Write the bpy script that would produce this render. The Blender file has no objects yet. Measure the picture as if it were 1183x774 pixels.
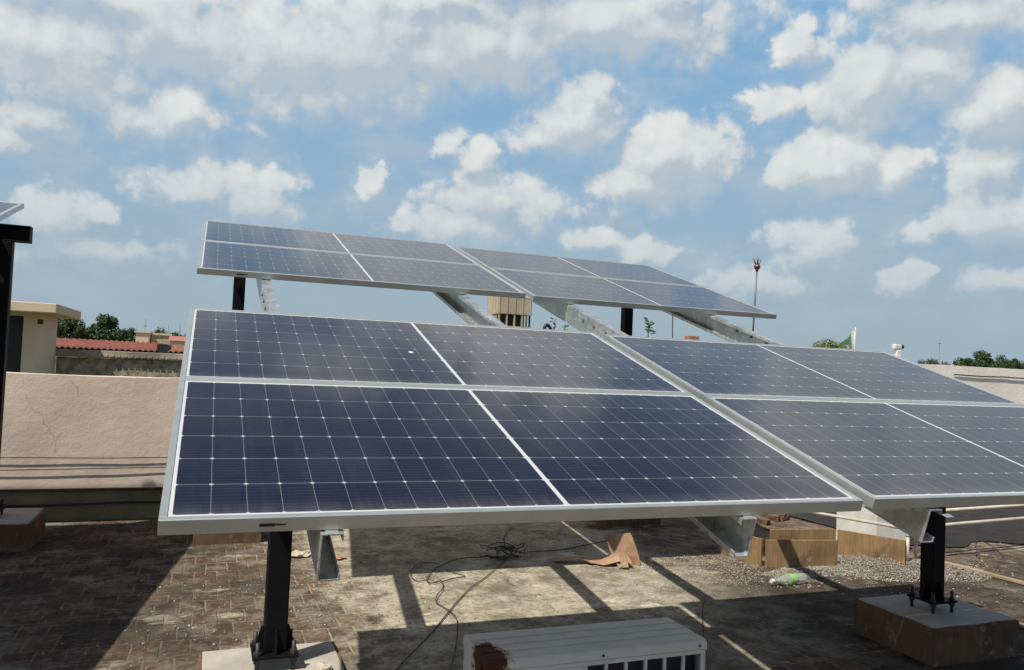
import bpy, bmesh, math, random
from mathutils import Vector, Matrix, noise as mnoise
R = math.radians
random.seed(7)
S = bpy.context.scene
COL = S.collection

# ------------------------------------------------------------------ camera
EYE = 1.44
cam_d = bpy.data.cameras.new('camera'); cam = bpy.data.objects.new('camera', cam_d); COL.objects.link(cam)
M = ((0.93168593, 0.05354580, 0.35929678), (-0.36077977, 0.02089923, 0.93241685), (0.04241798, -0.99834667, 0.03878976))
cam.matrix_world = Matrix(((M[0][0], -M[0][1], -M[0][2], 0), (M[1][0], -M[1][1], -M[1][2], 0), (M[2][0], -M[2][1], -M[2][2], EYE), (0, 0, 0, 1)))
cam_d.sensor_width = 36; cam_d.lens = 910.012/1183*36
cam_d.clip_start = .05; cam_d.clip_end = 6000
S.camera = cam
S.render.resolution_x, S.render.resolution_y = 1024, 670
S.view_settings.view_transform = 'Standard'; S.view_settings.look = 'None'
S.view_settings.exposure = 0.0; S.view_settings.gamma = 1

# ------------------------------------------------------------------ sun and sky
SUN_EL, SUN_AZ = R(56.6), R(-122.0)          # azimuth from +Y towards +X
sd = bpy.data.lights.new('sun', 'SUN'); sd.energy = 5.0; sd.angle = R(.53); sd.color = (1, .93, .82)
sun = bpy.data.objects.new('sun', sd); COL.objects.link(sun)
to_sun = Vector((math.sin(SUN_AZ)*math.cos(SUN_EL), math.cos(SUN_AZ)*math.cos(SUN_EL), math.sin(SUN_EL)))
sun.rotation_euler = to_sun.to_track_quat('Z', 'Y').to_euler(); sun.location = to_sun*40

W = bpy.data.worlds.new('World'); S.world = W; W.use_nodes = True
nt = W.node_tree; nt.nodes.clear()
def N(tree, typ, **kw):
    n = tree.nodes.new(typ)
    for k, v in kw.items(): setattr(n, k, v)
    return n
def setin(tree, n, i, v):
    if isinstance(v, bpy.types.NodeSocket): tree.links.new(v, n.inputs[i])
    elif v is not None: n.inputs[i].default_value = v
def mth(tree, op, a, b=None, c=None, clamp=False):
    n = N(tree, 'ShaderNodeMath', operation=op, use_clamp=clamp)
    setin(tree, n, 0, a); setin(tree, n, 1, b); setin(tree, n, 2, c)
    return n.outputs[0]
def vmt(tree, op, a, b=None):
    n = N(tree, 'ShaderNodeVectorMath', operation=op)
    setin(tree, n, 0, a); setin(tree, n, 1, b)
    return n.outputs['Value'] if op in ('LENGTH', 'DOT_PRODUCT') else n.outputs[0]
def mixc(tree, f, a, b, blend='MIX'):
    n = N(tree, 'ShaderNodeMix', data_type='RGBA', blend_type=blend)
    setin(tree, n, 0, f)
    for i, v in ((6, a), (7, b)):
        if isinstance(v, (tuple, list)) and len(v) == 3: v = (*v, 1)
        setin(tree, n, i, v)
    return n.outputs[2]
def noise(tree, vec, scale, detail=6, rough=.55, dim='3D', dist=0):
    n = N(tree, 'ShaderNodeTexNoise', noise_dimensions=dim)
    if vec is not None: tree.links.new(vec, n.inputs['Vector'])
    n.inputs['Scale'].default_value = scale; n.inputs['Detail'].default_value = detail
    n.inputs['Roughness'].default_value = rough; n.inputs['Distortion'].default_value = dist
    return n
def ramp(tree, f, lo, hi, a=0., b=1., smooth=True):
    n = N(tree, 'ShaderNodeMapRange', interpolation_type='SMOOTHSTEP' if smooth else 'LINEAR')
    setin(tree, n, 0, f)
    for i, v in zip((1, 2, 3, 4), (lo, hi, a, b)): n.inputs[i].default_value = v
    return n.outputs[0]

def ramp3(tree, v):
    c = N(tree, 'ShaderNodeCombineColor')
    for i in range(3): tree.links.new(v, c.inputs[i])
    return c.outputs[0]
# clouds as soft bodies at compass bearings: (azimuth, elevation, half width, half height, weight), degrees
CLOUDS = [(-10.2,17.9,7,3.9,1),(-3.3,20.4,9,3.5,1),(4.1,19.9,7.8,3.8,1),(10,21.2,9.5,4.4,1),(18.1,22.4,8.3,3.6,1),(27,23.8,10.5,2.9,1),(-8.4,21.8,10.5,1.9,1),(15.1,24.8,7.5,1.6,1),
 (-2.7,15.8,2.8,2.2,1.15),(-5.4,15.3,3,1.5,.7),(-10.9,14.2,3.2,2,.8),(-12.2,12.4,1.6,1.5,.7),(2.6,15.3,2.5,1.2,.45),(3.1,10.6,2.8,2.2,.8),(-1.1,11.3,3.6,1.9,.65),(-9.6,8.4,2.8,1.7,.75),(-7,8.6,1.3,1,.7),(-6.6,6.2,6,1.8,.5),(1.5,8.2,3.5,1.6,.45),
 (10.2,12.9,1.4,1.6,.9),(17.8,14.3,1.9,1.7,1),(15.9,15.7,1.3,1.3,.9),(19,11.8,4.1,2.3,.95),(16.9,9.8,5,1.6,.85),(21.6,11,3.1,1.7,.75),
 (25.1,17.5,3.8,3,1),(26.6,19.3,2.2,1.7,1),(22.3,16.3,2.5,1.6,.6),(31.9,15.2,4.3,2.9,1.2),(29.2,13,3.1,1.9,1.1),(33.9,14.9,2.5,2.6,1.1),(30.2,8.6,2.4,1.3,.9),(27,9.4,2.7,1,.6),
 (40.8,21.6,1.9,1.8,1.2),(44.9,19.1,4.1,3.1,1.2),(39.1,18,2.1,1.4,1.1),(42.6,14.3,4,2.4,1.2),(46.8,13.8,2,2.1,1.1),(49.4,22.3,5.6,2,1),(52.4,17.2,3.2,3,1),(49,19.7,3.8,2.5,1.1),(52,13.1,2.5,2.4,.9),
 (41.6,9.2,3,2.1,.9),(47.7,6.8,1.6,1.1,.75),(52.3,10.4,3.3,1.9,.9),(49.2,9.5,2.2,.9,.55),(40,6.5,5,1.2,.4),(54,6.5,4,1.3,.4),
 # banks above and beside the view, the ones the tilted glass mirrors
 (-2,29,5,2.5,.35),(19,27.2,8,3,1),(26.5,29.3,6,3.6,1.1),(32,25.5,3.5,2.5,.9),(50,27,6,5,1.1),(58,24,8,6,1.1),(62,15,6,5,.9),(11,33.5,5,1.5,.6),(-25,20,9,5,1),(-28,10,6,3,.7),(70,30,8,4,.8)]
tc = N(nt, 'ShaderNodeTexCoord'); sep = N(nt, 'ShaderNodeSeparateXYZ'); nt.links.new(tc.outputs['Generated'], sep.inputs[0])
az = mth(nt, 'ARCTAN2', sep.outputs[0], sep.outputs[1]); el = mth(nt, 'ARCSINE', sep.outputs[2])
cmb = N(nt, 'ShaderNodeCombineXYZ'); nt.links.new(az, cmb.inputs[0]); nt.links.new(el, cmb.inputs[1])
P0 = cmb.outputs[0]
def cloud_field(p):
    wz = noise(nt, p, 16, 6, .62)
    warp = vmt(nt, 'MULTIPLY', vmt(nt, 'SUBTRACT', wz.outputs['Color'], (.5, .5, .5)), (.075, .055, 0))
    q = vmt(nt, 'ADD', p, warp)
    d = None
    for a, e, ra, re, w in CLOUDS:
        l = vmt(nt, 'LENGTH', vmt(nt, 'MULTIPLY', vmt(nt, 'SUBTRACT', q, (R(a), R(e), 0)), (1/R(ra*1.38), 1/R(re*1.40), 0)))
        v = mth(nt, 'MULTIPLY_ADD', l, -w, w)
        if d is None: d = v
        else:
            n = N(nt, 'ShaderNodeMath', operation='SMOOTH_MAX'); nt.links.new(d, n.inputs[0]); nt.links.new(v, n.inputs[1]); n.inputs[2].default_value = .12
            d = n.outputs[0]
    return d
def billow(p, detail):
    return noise(nt, p, 15, detail, .58)
def puffs(p, a):
    v = N(nt, 'ShaderNodeTexVoronoi', feature='F1')
    wv = vmt(nt, 'ADD', p, vmt(nt, 'MULTIPLY', vmt(nt, 'SUBTRACT', a.outputs['Color'], (.5, .5, .5)), (.03, .03, 0)))
    nt.links.new(wv, v.inputs['Vector']); v.inputs['Scale'].default_value = 27; v.inputs['Detail'].default_value = 2.2; v.inputs['Roughness'].default_value = .5
    return mth(nt, 'SUBTRACT', .5, v.outputs['Distance'])
D0 = cloud_field(P0)
P1 = vmt(nt, 'ADD', P0, (-.010, .020, 0))
D1 = cloud_field(P1)
b0 = billow(P0, 10); b1 = billow(P1, 6); puff = puffs(P0, b0)
c0 = mth(nt, 'MULTIPLY_ADD', mth(nt, 'SUBTRACT', b0.outputs['Fac'], .31), .85, D0); c1 = mth(nt, 'MULTIPLY_ADD', mth(nt, 'SUBTRACT', b1.outputs['Fac'], .31), .85, D1)
# generic cumulus over the rest of the dome
gn = noise(nt, tc.outputs['Generated'], 3.2, 8, .58)
gen = mth(nt, 'MULTIPLY', mth(nt, 'SUBTRACT', gn.outputs['Fac'], .58), 3.)
front = mth(nt, 'MULTIPLY', ramp(nt, mth(nt, 'ABSOLUTE', mth(nt, 'SUBTRACT', az, R(24))), R(44), R(60), 1, 0), ramp(nt, el, R(48), R(58), 1, 0))
gen = mth(nt, 'SUBTRACT', gen, mth(nt, 'MULTIPLY', front, 3.))
dens = mth(nt, 'MAXIMUM', mth(nt, 'MULTIPLY_ADD', puff, .36, c0), gen)
rise = mth(nt, 'SUBTRACT', c0, c1)                       # thinner towards the sun = lit side
wd_ = ramp(nt, rise, -.3, .3, .85, .32)                        # crisp sunlit tops, soft undersides
mr = N(nt, 'ShaderNodeMapRange', interpolation_type='SMOOTHSTEP'); nt.links.new(dens, mr.inputs[0]); mr.inputs[1].default_value = -.02; nt.links.new(wd_, mr.inputs[2])
veil = noise(nt, vmt(nt, 'MULTIPLY', P0, (1, 1.7, 1)), 7, 7, .62)                # thin haze cloud between the cumulus
veil = mth(nt, 'MULTIPLY', mth(nt, 'MULTIPLY', ramp(nt, veil.outputs['Fac'], .42, .70, 0, .55), ramp(nt, D0, -.75, .05)), front)
alpha = mth(nt, 'MAXIMUM', mr.outputs[0], veil)
alpha = mth(nt, 'MULTIPLY', alpha, ramp(nt, el, R(2), R(13), .45, .97))
thick = ramp(nt, D0, .35, .95)
low = ramp(nt, el, R(16.5), R(21))
bank = mth(nt, 'MULTIPLY', thick, low)
lit = mth(nt, 'MULTIPLY_ADD', puff, mth(nt, 'MULTIPLY_ADD', bank, -.3, .42), ramp(nt, rise, -.32, .40))
lit = mth(nt, 'SUBTRACT', lit, mth(nt, 'MULTIPLY', bank, .30), clamp=True)
sky = N(nt, 'ShaderNodeTexSky', sky_type='NISHITA', sun_disc=False, sun_elevation=SUN_EL, sun_rotation=SUN_AZ, air_density=1.0, dust_density=1.6, ozone_density=1.6, altitude=200)
up_ = ramp(nt, el, R(24), R(36), .75, .15)
blue = mixc(nt, mth(nt, 'MULTIPLY', up_, front), sky.outputs[0], (2.35, 4.85, 7.5))
blue = mixc(nt, 1., blue, ramp3(nt, ramp(nt, el, R(24), R(36), 1, .72)), 'MULTIPLY')
hz = ramp(nt, el, R(3), R(22), 1, 0, False)
blue = mixc(nt, mth(nt, 'MULTIPLY', hz, .95), blue, (3.5, 4.45, 5.1))
ccol = mixc(nt, lit, (4.7, 5.4, 6.0), (8.3, 8.4, 8.15))
ccol = mixc(nt, mth(nt, 'MULTIPLY', ramp(nt, el, R(25), R(32)), front), ccol, (10.5, 10.4, 10.0))      # unseen banks overhead brightened for their reflection in the panels
ccol = mixc(nt, mth(nt, 'MULTIPLY', hz, .45), ccol, (5.2, 5.8, 6.0))
fin = mixc(nt, alpha, blue, ccol)
bg = N(nt, 'ShaderNodeBackground'); nt.links.new(fin, bg.inputs[0]); bg.inputs[1].default_value = .1
wo = N(nt, 'ShaderNodeOutputWorld'); nt.links.new(bg.outputs[0], wo.inputs[0])

# ------------------------------------------------------------------ object helpers
def tag(o, label=None, cat=None, group=None, kind=None):
    if label: o['label'] = label
    if cat: o['category'] = cat
    if group: o['group'] = group
    if kind: o['kind'] = kind
    return o
def empty(name, loc, label, cat, rot=(0, 0, 0), group=None):
    o = bpy.data.objects.new(name, None); COL.objects.link(o); o.location = loc; o.rotation_euler = rot
    o.empty_display_size = .1
    return tag(o, label, cat, group)
def link(name, bm, mat, parent=None, smooth=False, loc=None, rot=None):
    me = bpy.data.meshes.new(name); bm.to_mesh(me); bm.free()
    for m in (mat if isinstance(mat, (list, tuple)) else [mat]): me.materials.append(m)
    if smooth:
        for p in me.polygons: p.use_smooth = True
    o = bpy.data.objects.new(name, me); COL.objects.link(o)
    if parent: o.parent = parent
    if loc: o.location = loc
    if rot: o.rotation_euler = rot
    return o
def box(bm, lo, hi, bev=0., mi=0, mat=None, seg=2):
    g = bmesh.ops.create_cube(bm, size=1)
    vs = g['verts']
    c = [(a+b)/2 for a, b in zip(lo, hi)]; s = [abs(b-a) for a, b in zip(lo, hi)]
    for v in vs:
        v.co = Vector((c[0]+v.co.x*s[0], c[1]+v.co.y*s[1], c[2]+v.co.z*s[2]))
    fs = list({f for v in vs for f in v.link_faces})
    for f in fs: f.material_index = mi
    if bev > 0:
        r = bmesh.ops.bevel(bm, geom=list({e for v in vs for e in v.link_edges}), offset=bev, segments=seg, affect='EDGES', profile=.5)
        vs = list({v for f in r['faces'] for v in f.verts} | {v for v in vs if v.is_valid})
    if mat is not None:
        bmesh.ops.transform(bm, matrix=mat, verts=[v for v in vs if v.is_valid])
    return vs
def prism(bm, poly, axis_vec, mi=0):
    """extrude a 3-D polygon along a vector"""
    a = [bm.verts.new(p) for p in poly]; b = [bm.verts.new(Vector(p)+Vector(axis_vec)) for p in poly]
    n = len(a)
    fs = [bm.faces.new(a), bm.faces.new(b[::-1])]
    for i in range(n): fs.append(bm.faces.new((a[(i+1) % n], a[i], b[i], b[(i+1) % n])))
    for f in fs: f.material_index = mi
    bmesh.ops.recalc_face_normals(bm, faces=fs)
def tube(bm, pts, r, seg=8, cap=True, mi=0):
    pts = [Vector(p) for p in pts]
    rs = r if isinstance(r, (list, tuple)) else [r]*len(pts)
    rings = []; up = None
    for i, p in enumerate(pts):
        t = (pts[min(i+1, len(pts)-1)]-pts[max(i-1, 0)]).normalized()
        if up is None: up = t.orthogonal().normalized()
        up = (up-t*up.dot(t)).normalized(); sd_ = t.cross(up)
        rings.append([bm.verts.new(p+(up*math.cos(a)+sd_*math.sin(a))*rs[i]) for a in [2*math.pi*k/seg for k in range(seg)]])
    for a, b in zip(rings, rings[1:]):
        for k in range(seg):
            f = bm.faces.new((a[k], a[(k+1) % seg], b[(k+1) % seg], b[k])); f.material_index = mi; f.smooth = True
    if cap:
        bm.faces.new(rings[0][::-1]).material_index = mi; bm.faces.new(rings[-1]).material_index = mi
def spline(pts, n=10):
    """Catmull-Rom through the points"""
    P = [Vector(p) for p in pts]; P = [2*P[0]-P[1]]+P+[2*P[-1]-P[-2]]; out = []
    for i in range(1, len(P)-2):
        for k in range(n):
            t = k/n
            out.append(.5*((2*P[i])+(P[i+1]-P[i-1])*t+(2*P[i-1]-5*P[i]+4*P[i+1]-P[i+2])*t*t+(3*P[i]-P[i-1]-3*P[i+1]+P[i+2])*t**3))
    out.append(P[-2]); return out
def copy_tree(o, parent=None):
    c = o.copy(); COL.objects.link(c)
    if parent: c.parent = parent
    for ch in list(o.children): copy_tree(ch, c)
    return c

# ------------------------------------------------------------------ materials
def mat(name):
    m = bpy.data.materials.new(name); m.use_nodes = True
    t = m.node_tree; b = t.nodes['Principled BSDF']
    return m, t, b
def objco(t): return N(t, 'ShaderNodeTexCoord').outputs['Object']
def geoco(t): return N(t, 'ShaderNodeNewGeometry').outputs['Position']
def bump(t, b, h, strength=.3, dist=.01):
    n = N(t, 'ShaderNodeBump'); n.inputs['Strength'].default_value = strength; n.inputs['Distance'].default_value = dist
    t.links.new(h, n.inputs['Height']); t.links.new(n.outputs[0], b.inputs['Normal'])
def plain(name, c1, c2, scale=6, rough=.7, metal=0, bstr=.15, bdist=.004, detail=6, spec=.5):
    m, t, b = mat(name); co = objco(t)
    nz = noise(t, co, scale, detail, .6)
    c = mixc(t, ramp(t, nz.outputs['Fac'], .3, .7), c1, c2)
    t.links.new(c, b.inputs['Base Color'])
    b.inputs['Roughness'].default_value = rough; b.inputs['Metallic'].default_value = metal
    b.inputs['Specular IOR Level'].default_value = spec
    if bstr: bump(t, b, noise(t, co, scale*6, 4, .6).outputs['Fac'], bstr, bdist)
    return m
m_alu = plain('anodised_aluminium', (.52, .56, .54), (.60, .64, .62), 9, .42, .7, .03)
m_backsheet = plain('white_backsheet', (.72, .73, .73), (.78, .79, .8), 3, .5, 0, 0)
m_black = plain('black_paint', (.004, .004, .005), (.007, .007, .008), 14, .6, 0, .08, .002, spec=.15)
m_plastic = plain('black_plastic', (.012, .012, .012), (.02, .02, .02), 10, .45, 0, 0)
m_rust = plain('rusty_steel', (.06, .022, .010), (.16, .055, .018), 18, .85, .1, .3)
m_white = plain('chalky_white_paint', (.62, .61, .56), (.76, .75, .71), 7, .7, 0, .2)
m_pvc = plain('weathered_plastic_pipe', (.50, .45, .36), (.62, .57, .47), 9, .5, 0, .05)
m_wire = plain('dusty_black_wire', (.025, .022, .02), (.075, .066, .056), 20, .75, 0, 0)
m_card = plain('brown_cardboard', (.30, .19, .115), (.40, .265, .165), 10, .85, 0, .1)
m_redbrick = plain('red_brick', (.28, .13, .07), (.36, .18, .10), 12, .9, 0, .3)
m_copper = plain('tarnished_copper', (.17, .085, .065), (.26, .13, .10), 10, .42, .8, 0)
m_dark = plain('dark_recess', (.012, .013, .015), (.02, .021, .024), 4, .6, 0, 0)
m_bolt = plain('dark_bolt_steel', (.02, .02, .022), (.05, .045, .04), 20, .5, .3, 0)
m_steel = plain('weathered_steel_rod', (.12, .12, .12), (.2, .19, .18), 10, .5, .6, 0)

def galvanised():
    m, t, b = mat('galvanised_steel'); co = objco(t)
    v = N(t, 'ShaderNodeTexVoronoi'); t.links.new(co, v.inputs['Vector']); v.inputs['Scale'].default_value = 55
    nz = noise(t, co, 9, 5, .65)
    k = mth(t, 'ADD', mth(t, 'MULTIPLY', N_sep(t, v.outputs['Color']), .22), mth(t, 'MULTIPLY', nz.outputs['Fac'], .8))
    c = mixc(t, ramp(t, k, .35, .72), (.44, .48, .47), (.74, .77, .76))
    t.links.new(c, b.inputs['Base Color']); b.inputs['Metallic'].default_value = .75
    t.links.new(ramp(t, k, .2, .8, .32, .48), b.inputs['Roughness'])
    return m
def N_sep(t, s):
    n = N(t, 'ShaderNodeSeparateColor'); t.links.new(s, n.inputs[0]); return n.outputs[0]
m_galv = galvanised()

# solar cells: 24 x 6 half-cut cells between white grid lines, fine busbars, dust
PW, PH = 1.930, .9500
CELL_X, CELL_Y, MX, MY, MID = .07765, .1487, .0259, .0289, .0146
def cells():
    m, t, b = mat('solar_cell_laminate'); co = objco(t)
    sp = N(t, 'ShaderNodeSeparateXYZ'); t.links.new(co, sp.inputs[0]); x, y = sp.outputs[0], sp.outputs[1]
    half = MX+12*CELL_X
    right = mth(t, 'GREATER_THAN', x, half+MID/2)
    xx = mth(t, 'SUBTRACT', x, mth(t, 'ADD', MX, mth(t, 'MULTIPLY', right, MID)))
    u = mth(t, 'DIVIDE', xx, CELL_X); v = mth(t, 'DIVIDE', mth(t, 'SUBTRACT', y, MY), CELL_Y)
    fu = mth(t, 'ABSOLUTE', mth(t, 'SUBTRACT', u, mth(t, 'ROUND', u))); fv = mth(t, 'ABSOLUTE', mth(t, 'SUBTRACT', v, mth(t, 'ROUND', v)))
    du = mth(t, 'MULTIPLY', fu, CELL_X); dv = mth(t, 'MULTIPLY', fv, CELL_Y)     # metres from the nearest grid line
    line = mth(t, 'MAXIMUM', mth(t, 'MULTIPLY', mth(t, 'LESS_THAN', du, .0009), .8), mth(t, 'LESS_THAN', dv, .0013))
    dot = mth(t, 'LESS_THAN', mth(t, 'ADD', du, dv), .0066)
    inx = mth(t, 'MULTIPLY', mth(t, 'GREATER_THAN', x, MX), mth(t, 'LESS_THAN', x, MX+24*CELL_X+MID))
    iny = mth(t, 'MULTIPLY', mth(t, 'GREATER_THAN', y, MY), mth(t, 'LESS_THAN', y, MY+6*CELL_Y))
    mid = mth(t, 'LESS_THAN', mth(t, 'ABSOLUTE', mth(t, 'SUBTRACT', x, half+MID/2)), MID/2-.0012)
    outside = mth(t, 'SUBTRACT', 1., mth(t, 'MULTIPLY', inx, iny))
    white = mth(t, 'MAXIMUM', outside, mid)
    bus = mth(t, 'ABSOLUTE', mth(t, 'SUBTRACT', mth(t, 'FRACT', mth(t, 'MULTIPLY', v, 9)), .5))
    bus = mth(t, 'LESS_THAN', bus, .035)
    # each cell a slightly different blue
    idv = N(t, 'ShaderNodeCombineXYZ'); t.links.new(mth(t, 'FLOOR', mth(t, 'DIVIDE', u, 2.)), idv.inputs[0]); t.links.new(mth(t, 'FLOOR', v), idv.inputs[1])
    wn = N(t, 'ShaderNodeTexWhiteNoise', noise_dimensions='3D'); t.links.new(idv.outputs[0], wn.inputs['Vector'])
    cell = mixc(t, wn.outputs['Value'], (.0042, .0060, .020), (.0080, .0098, .032))
    c = mixc(t, mth(t, 'MULTIPLY', bus, .30), cell, (.10, .105, .12))
    c = mixc(t, mth(t, 'MULTIPLY', line, .36), c, (.42, .44, .48))
    c = mixc(t, mth(t, 'MULTIPLY', dot, .52), c, (.66, .68, .72))
    c = mixc(t, white, c, (.56, .58, .60))
    # thin uneven dust film, thicker along the lower lip
    nz = noise(t, co, 2.3, 7, .65); nf = noise(t, co, 60, 3, .6)
    lip = ramp(t, y, .0, .10, .10, 0)
    dust = mth(t, 'ADD', mth(t, 'MULTIPLY', ramp(t, nz.outputs['Fac'], .35, .75), .022), mth(t, 'MULTIPLY', nf.outputs['Fac'], .014))
    stk = noise(t, vmt(t, 'MULTIPLY', co, (26, 1.1, 1)), 1., 5, .6)                    # rain streaks down the slope
    dust = mth(t, 'ADD', dust, mth(t, 'MULTIPLY', ramp(t, stk.outputs['Fac'], .52, .72), .022))
    spk = noise(t, co, 150, 2, .5)
    dust = mth(t, 'ADD', dust, mth(t, 'MULTIPLY', ramp(t, spk.outputs['Fac'], .70, .76), .10))
    dust = mth(t, 'ADD', dust, mth(t, 'MULTIPLY', lip, ramp(t, stk.outputs['Fac'], .3, .6, .5, 1.6)), clamp=True)
    c = mixc(t, dust, c, (.36, .33, .29))
    t.links.new(c, b.inputs['Base Color'])
    t.links.new(ramp(t, nz.outputs['Fac'], .3, .7, .10, .17), b.inputs['Roughness'])
    b.inputs['IOR'].default_value = 1.40
    b.inputs['Sheen Weight'].default_value = .07; b.inputs['Sheen Roughness'].default_value = .45; b.inputs['Sheen Tint'].default_value = (.9, .87, .82, 1)
    return m
m_cells = cells()

def wood(name, a, bb, grain=(1.2, 30, 30), dirt=(.06, .045, .03), dk=.5):
    m, t, b = mat(name); co = objco(t)
    g = vmt(t, 'MULTIPLY', co, grain)
    nz = noise(t, g, 3, 7, .6, dist=.6); st = noise(t, co, 5, 5, .6)
    c = mixc(t, ramp(t, nz.outputs['Fac'], .3, .7), a, bb)
    c = mixc(t, mth(t, 'MULTIPLY', ramp(t, st.outputs['Fac'], .5, .75), dk), c, dirt)
    ms = noise(t, co, 9, 7, .7); pt = noise(t, co, 2.2, 5, .6)
    c = mixc(t, mth(t, 'MULTIPLY', ramp(t, pt.outputs['Fac'], .4, .65), .45), c, [q*.55 for q in a])
    c = mixc(t, mth(t, 'MULTIPLY', ramp(t, ms.outputs['Fac'], .56, .68), .5), c, (.34, .31, .26))      # dried mortar smears
    t.links.new(c, b.inputs['Base Color']); b.inputs['Roughness'].default_value = .88; b.inputs['Specular IOR Level'].default_value = .25
    bump(t, b, mth(t, 'ADD', nz.outputs['Fac'], ms.outputs['Fac']), .35, .004)
    return m
m_ply = wood('old_shutter_board', (.125, .076, .045), (.19, .118, .07), (9, 9, 1.2), dk=.7)
m_plank = wood('raw_timber_board', (.22, .142, .07), (.33, .215, .11), (13, 13, 1.2), dk=.55)
m_strip = wood('grey_timber_strip', (.34, .25, .16), (.44, .34, .23), (30, 2, 30), dk=.3)

def concrete(name, c1, c2, stain=(.1, .09, .07), sc=4, sk=.5, bs=.35):
    m, t, b = mat(name); co = geoco(t)
    a = noise(t, co, sc, 9, .65); s = noise(t, co, sc*.35, 6, .6); f = noise(t, co, 70, 3, .6)
    c = mixc(t, ramp(t, a.outputs['Fac'], .3, .72), c1, c2)
    c = mixc(t, mth(t, 'MULTIPLY', ramp(t, s.outputs['Fac'], .5, .72), sk), c, stain)
    t.links.new(c, b.inputs['Base Color']); b.inputs['Roughness'].default_value = .92; b.inputs['Specular IOR Level'].default_value = .25
    h = mth(t, 'ADD', a.outputs['Fac'], mth(t, 'MULTIPLY', f.outputs['Fac'], .35)); bump(t, b, h, bs, .012)
    return m
m_ped = concrete('pedestal_concrete', (.36, .34, .29), (.47, .44, .38), (.22, .2, .16), 7, .35)
m_tower = concrete('tower_concrete', (.41, .345, .255), (.52, .445, .34), (.2, .17, .14), .5, .5, .1)
m_hut = concrete('cream_plaster', (.64, .51, .36), (.70, .57, .42), (.42, .33, .23), .8, .35, .12)
m_slab = concrete('slab_edge_plaster', (.62, .50, .34), (.70, .58, .42), (.34, .28, .2), 1.2, .3, .12)
m_old = concrete('mossy_old_wall', (.16, .14, .10), (.50, .43, .32), (.025, .023, .02), 7, .97, .6)
m_cope = concrete('weathered_coping', (.34, .3, .23), (.48, .43, .34), (.12, .11, .09), 3, .6)
m_body = concrete('building_render', (.34, .28, .22), (.42, .36, .29), (.2, .17, .13), .6, .5)
m_earth = concrete('far_ground', (.10, .105, .05), (.17, .15, .085), (.05, .065, .025), .02, .7, .1)

def plaster(name, c1, c2, c3):
    m, t, b = mat(name); co = geoco(t)
    a = noise(t, co, 3.2, 8, .62); s = noise(t, vmt(t, 'MULTIPLY', co, (1, 1, 1.8)), 1.1, 6, .6); f = noise(t, co, 38, 5, .65, dist=.4)
    c = mixc(t, ramp(t, a.outputs['Fac'], .32, .7), c1, c2)
    c = mixc(t, mth(t, 'MULTIPLY', ramp(t, s.outputs['Fac'], .48, .72), .6), c, c3)
    vr = N(t, 'ShaderNodeTexVoronoi', feature='DISTANCE_TO_EDGE'); w = vmt(t, 'ADD', co, vmt(t, 'MULTIPLY', noise(t, co, 4, 4, .6).outputs['Color'], (.35, .35, .35)))
    t.links.new(w, vr.inputs['Vector']); vr.inputs['Scale'].default_value = .9
    crack = mth(t, 'MULTIPLY', mth(t, 'LESS_THAN', vr.outputs['Distance'], .004), ramp(t, s.outputs['Fac'], .54, .62))
    c = mixc(t, mth(t, 'MULTIPLY', crack, .35), c, (.2, .15, .12))
    t.links.new(c, b.inputs['Base Color']); b.inputs['Roughness'].default_value = .95; b.inputs['Specular IOR Level'].default_value = .2
    h = mth(t, 'ADD', mth(t, 'MULTIPLY', a.outputs['Fac'], 1.6), mth(t, 'SUBTRACT', mth(t, 'MULTIPLY', f.outputs['Fac'], .5), mth(t, 'MULTIPLY', crack, .4)))
    bump(t, b, h, .34, .016)
    return m
m_pink = plaster('pink_plaster', (.67, .555, .465), (.72, .61, .52), (.56, .455, .375))
m_pale = plaster('pale_lime_wash', (.84, .79, .70), (.88, .84, .76), (.76, .70, .60))
m_plinth = concrete('dirty_plinth', (.16, .145, .09), (.27, .24, .15), (.07, .065, .04), 3, .6)

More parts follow.
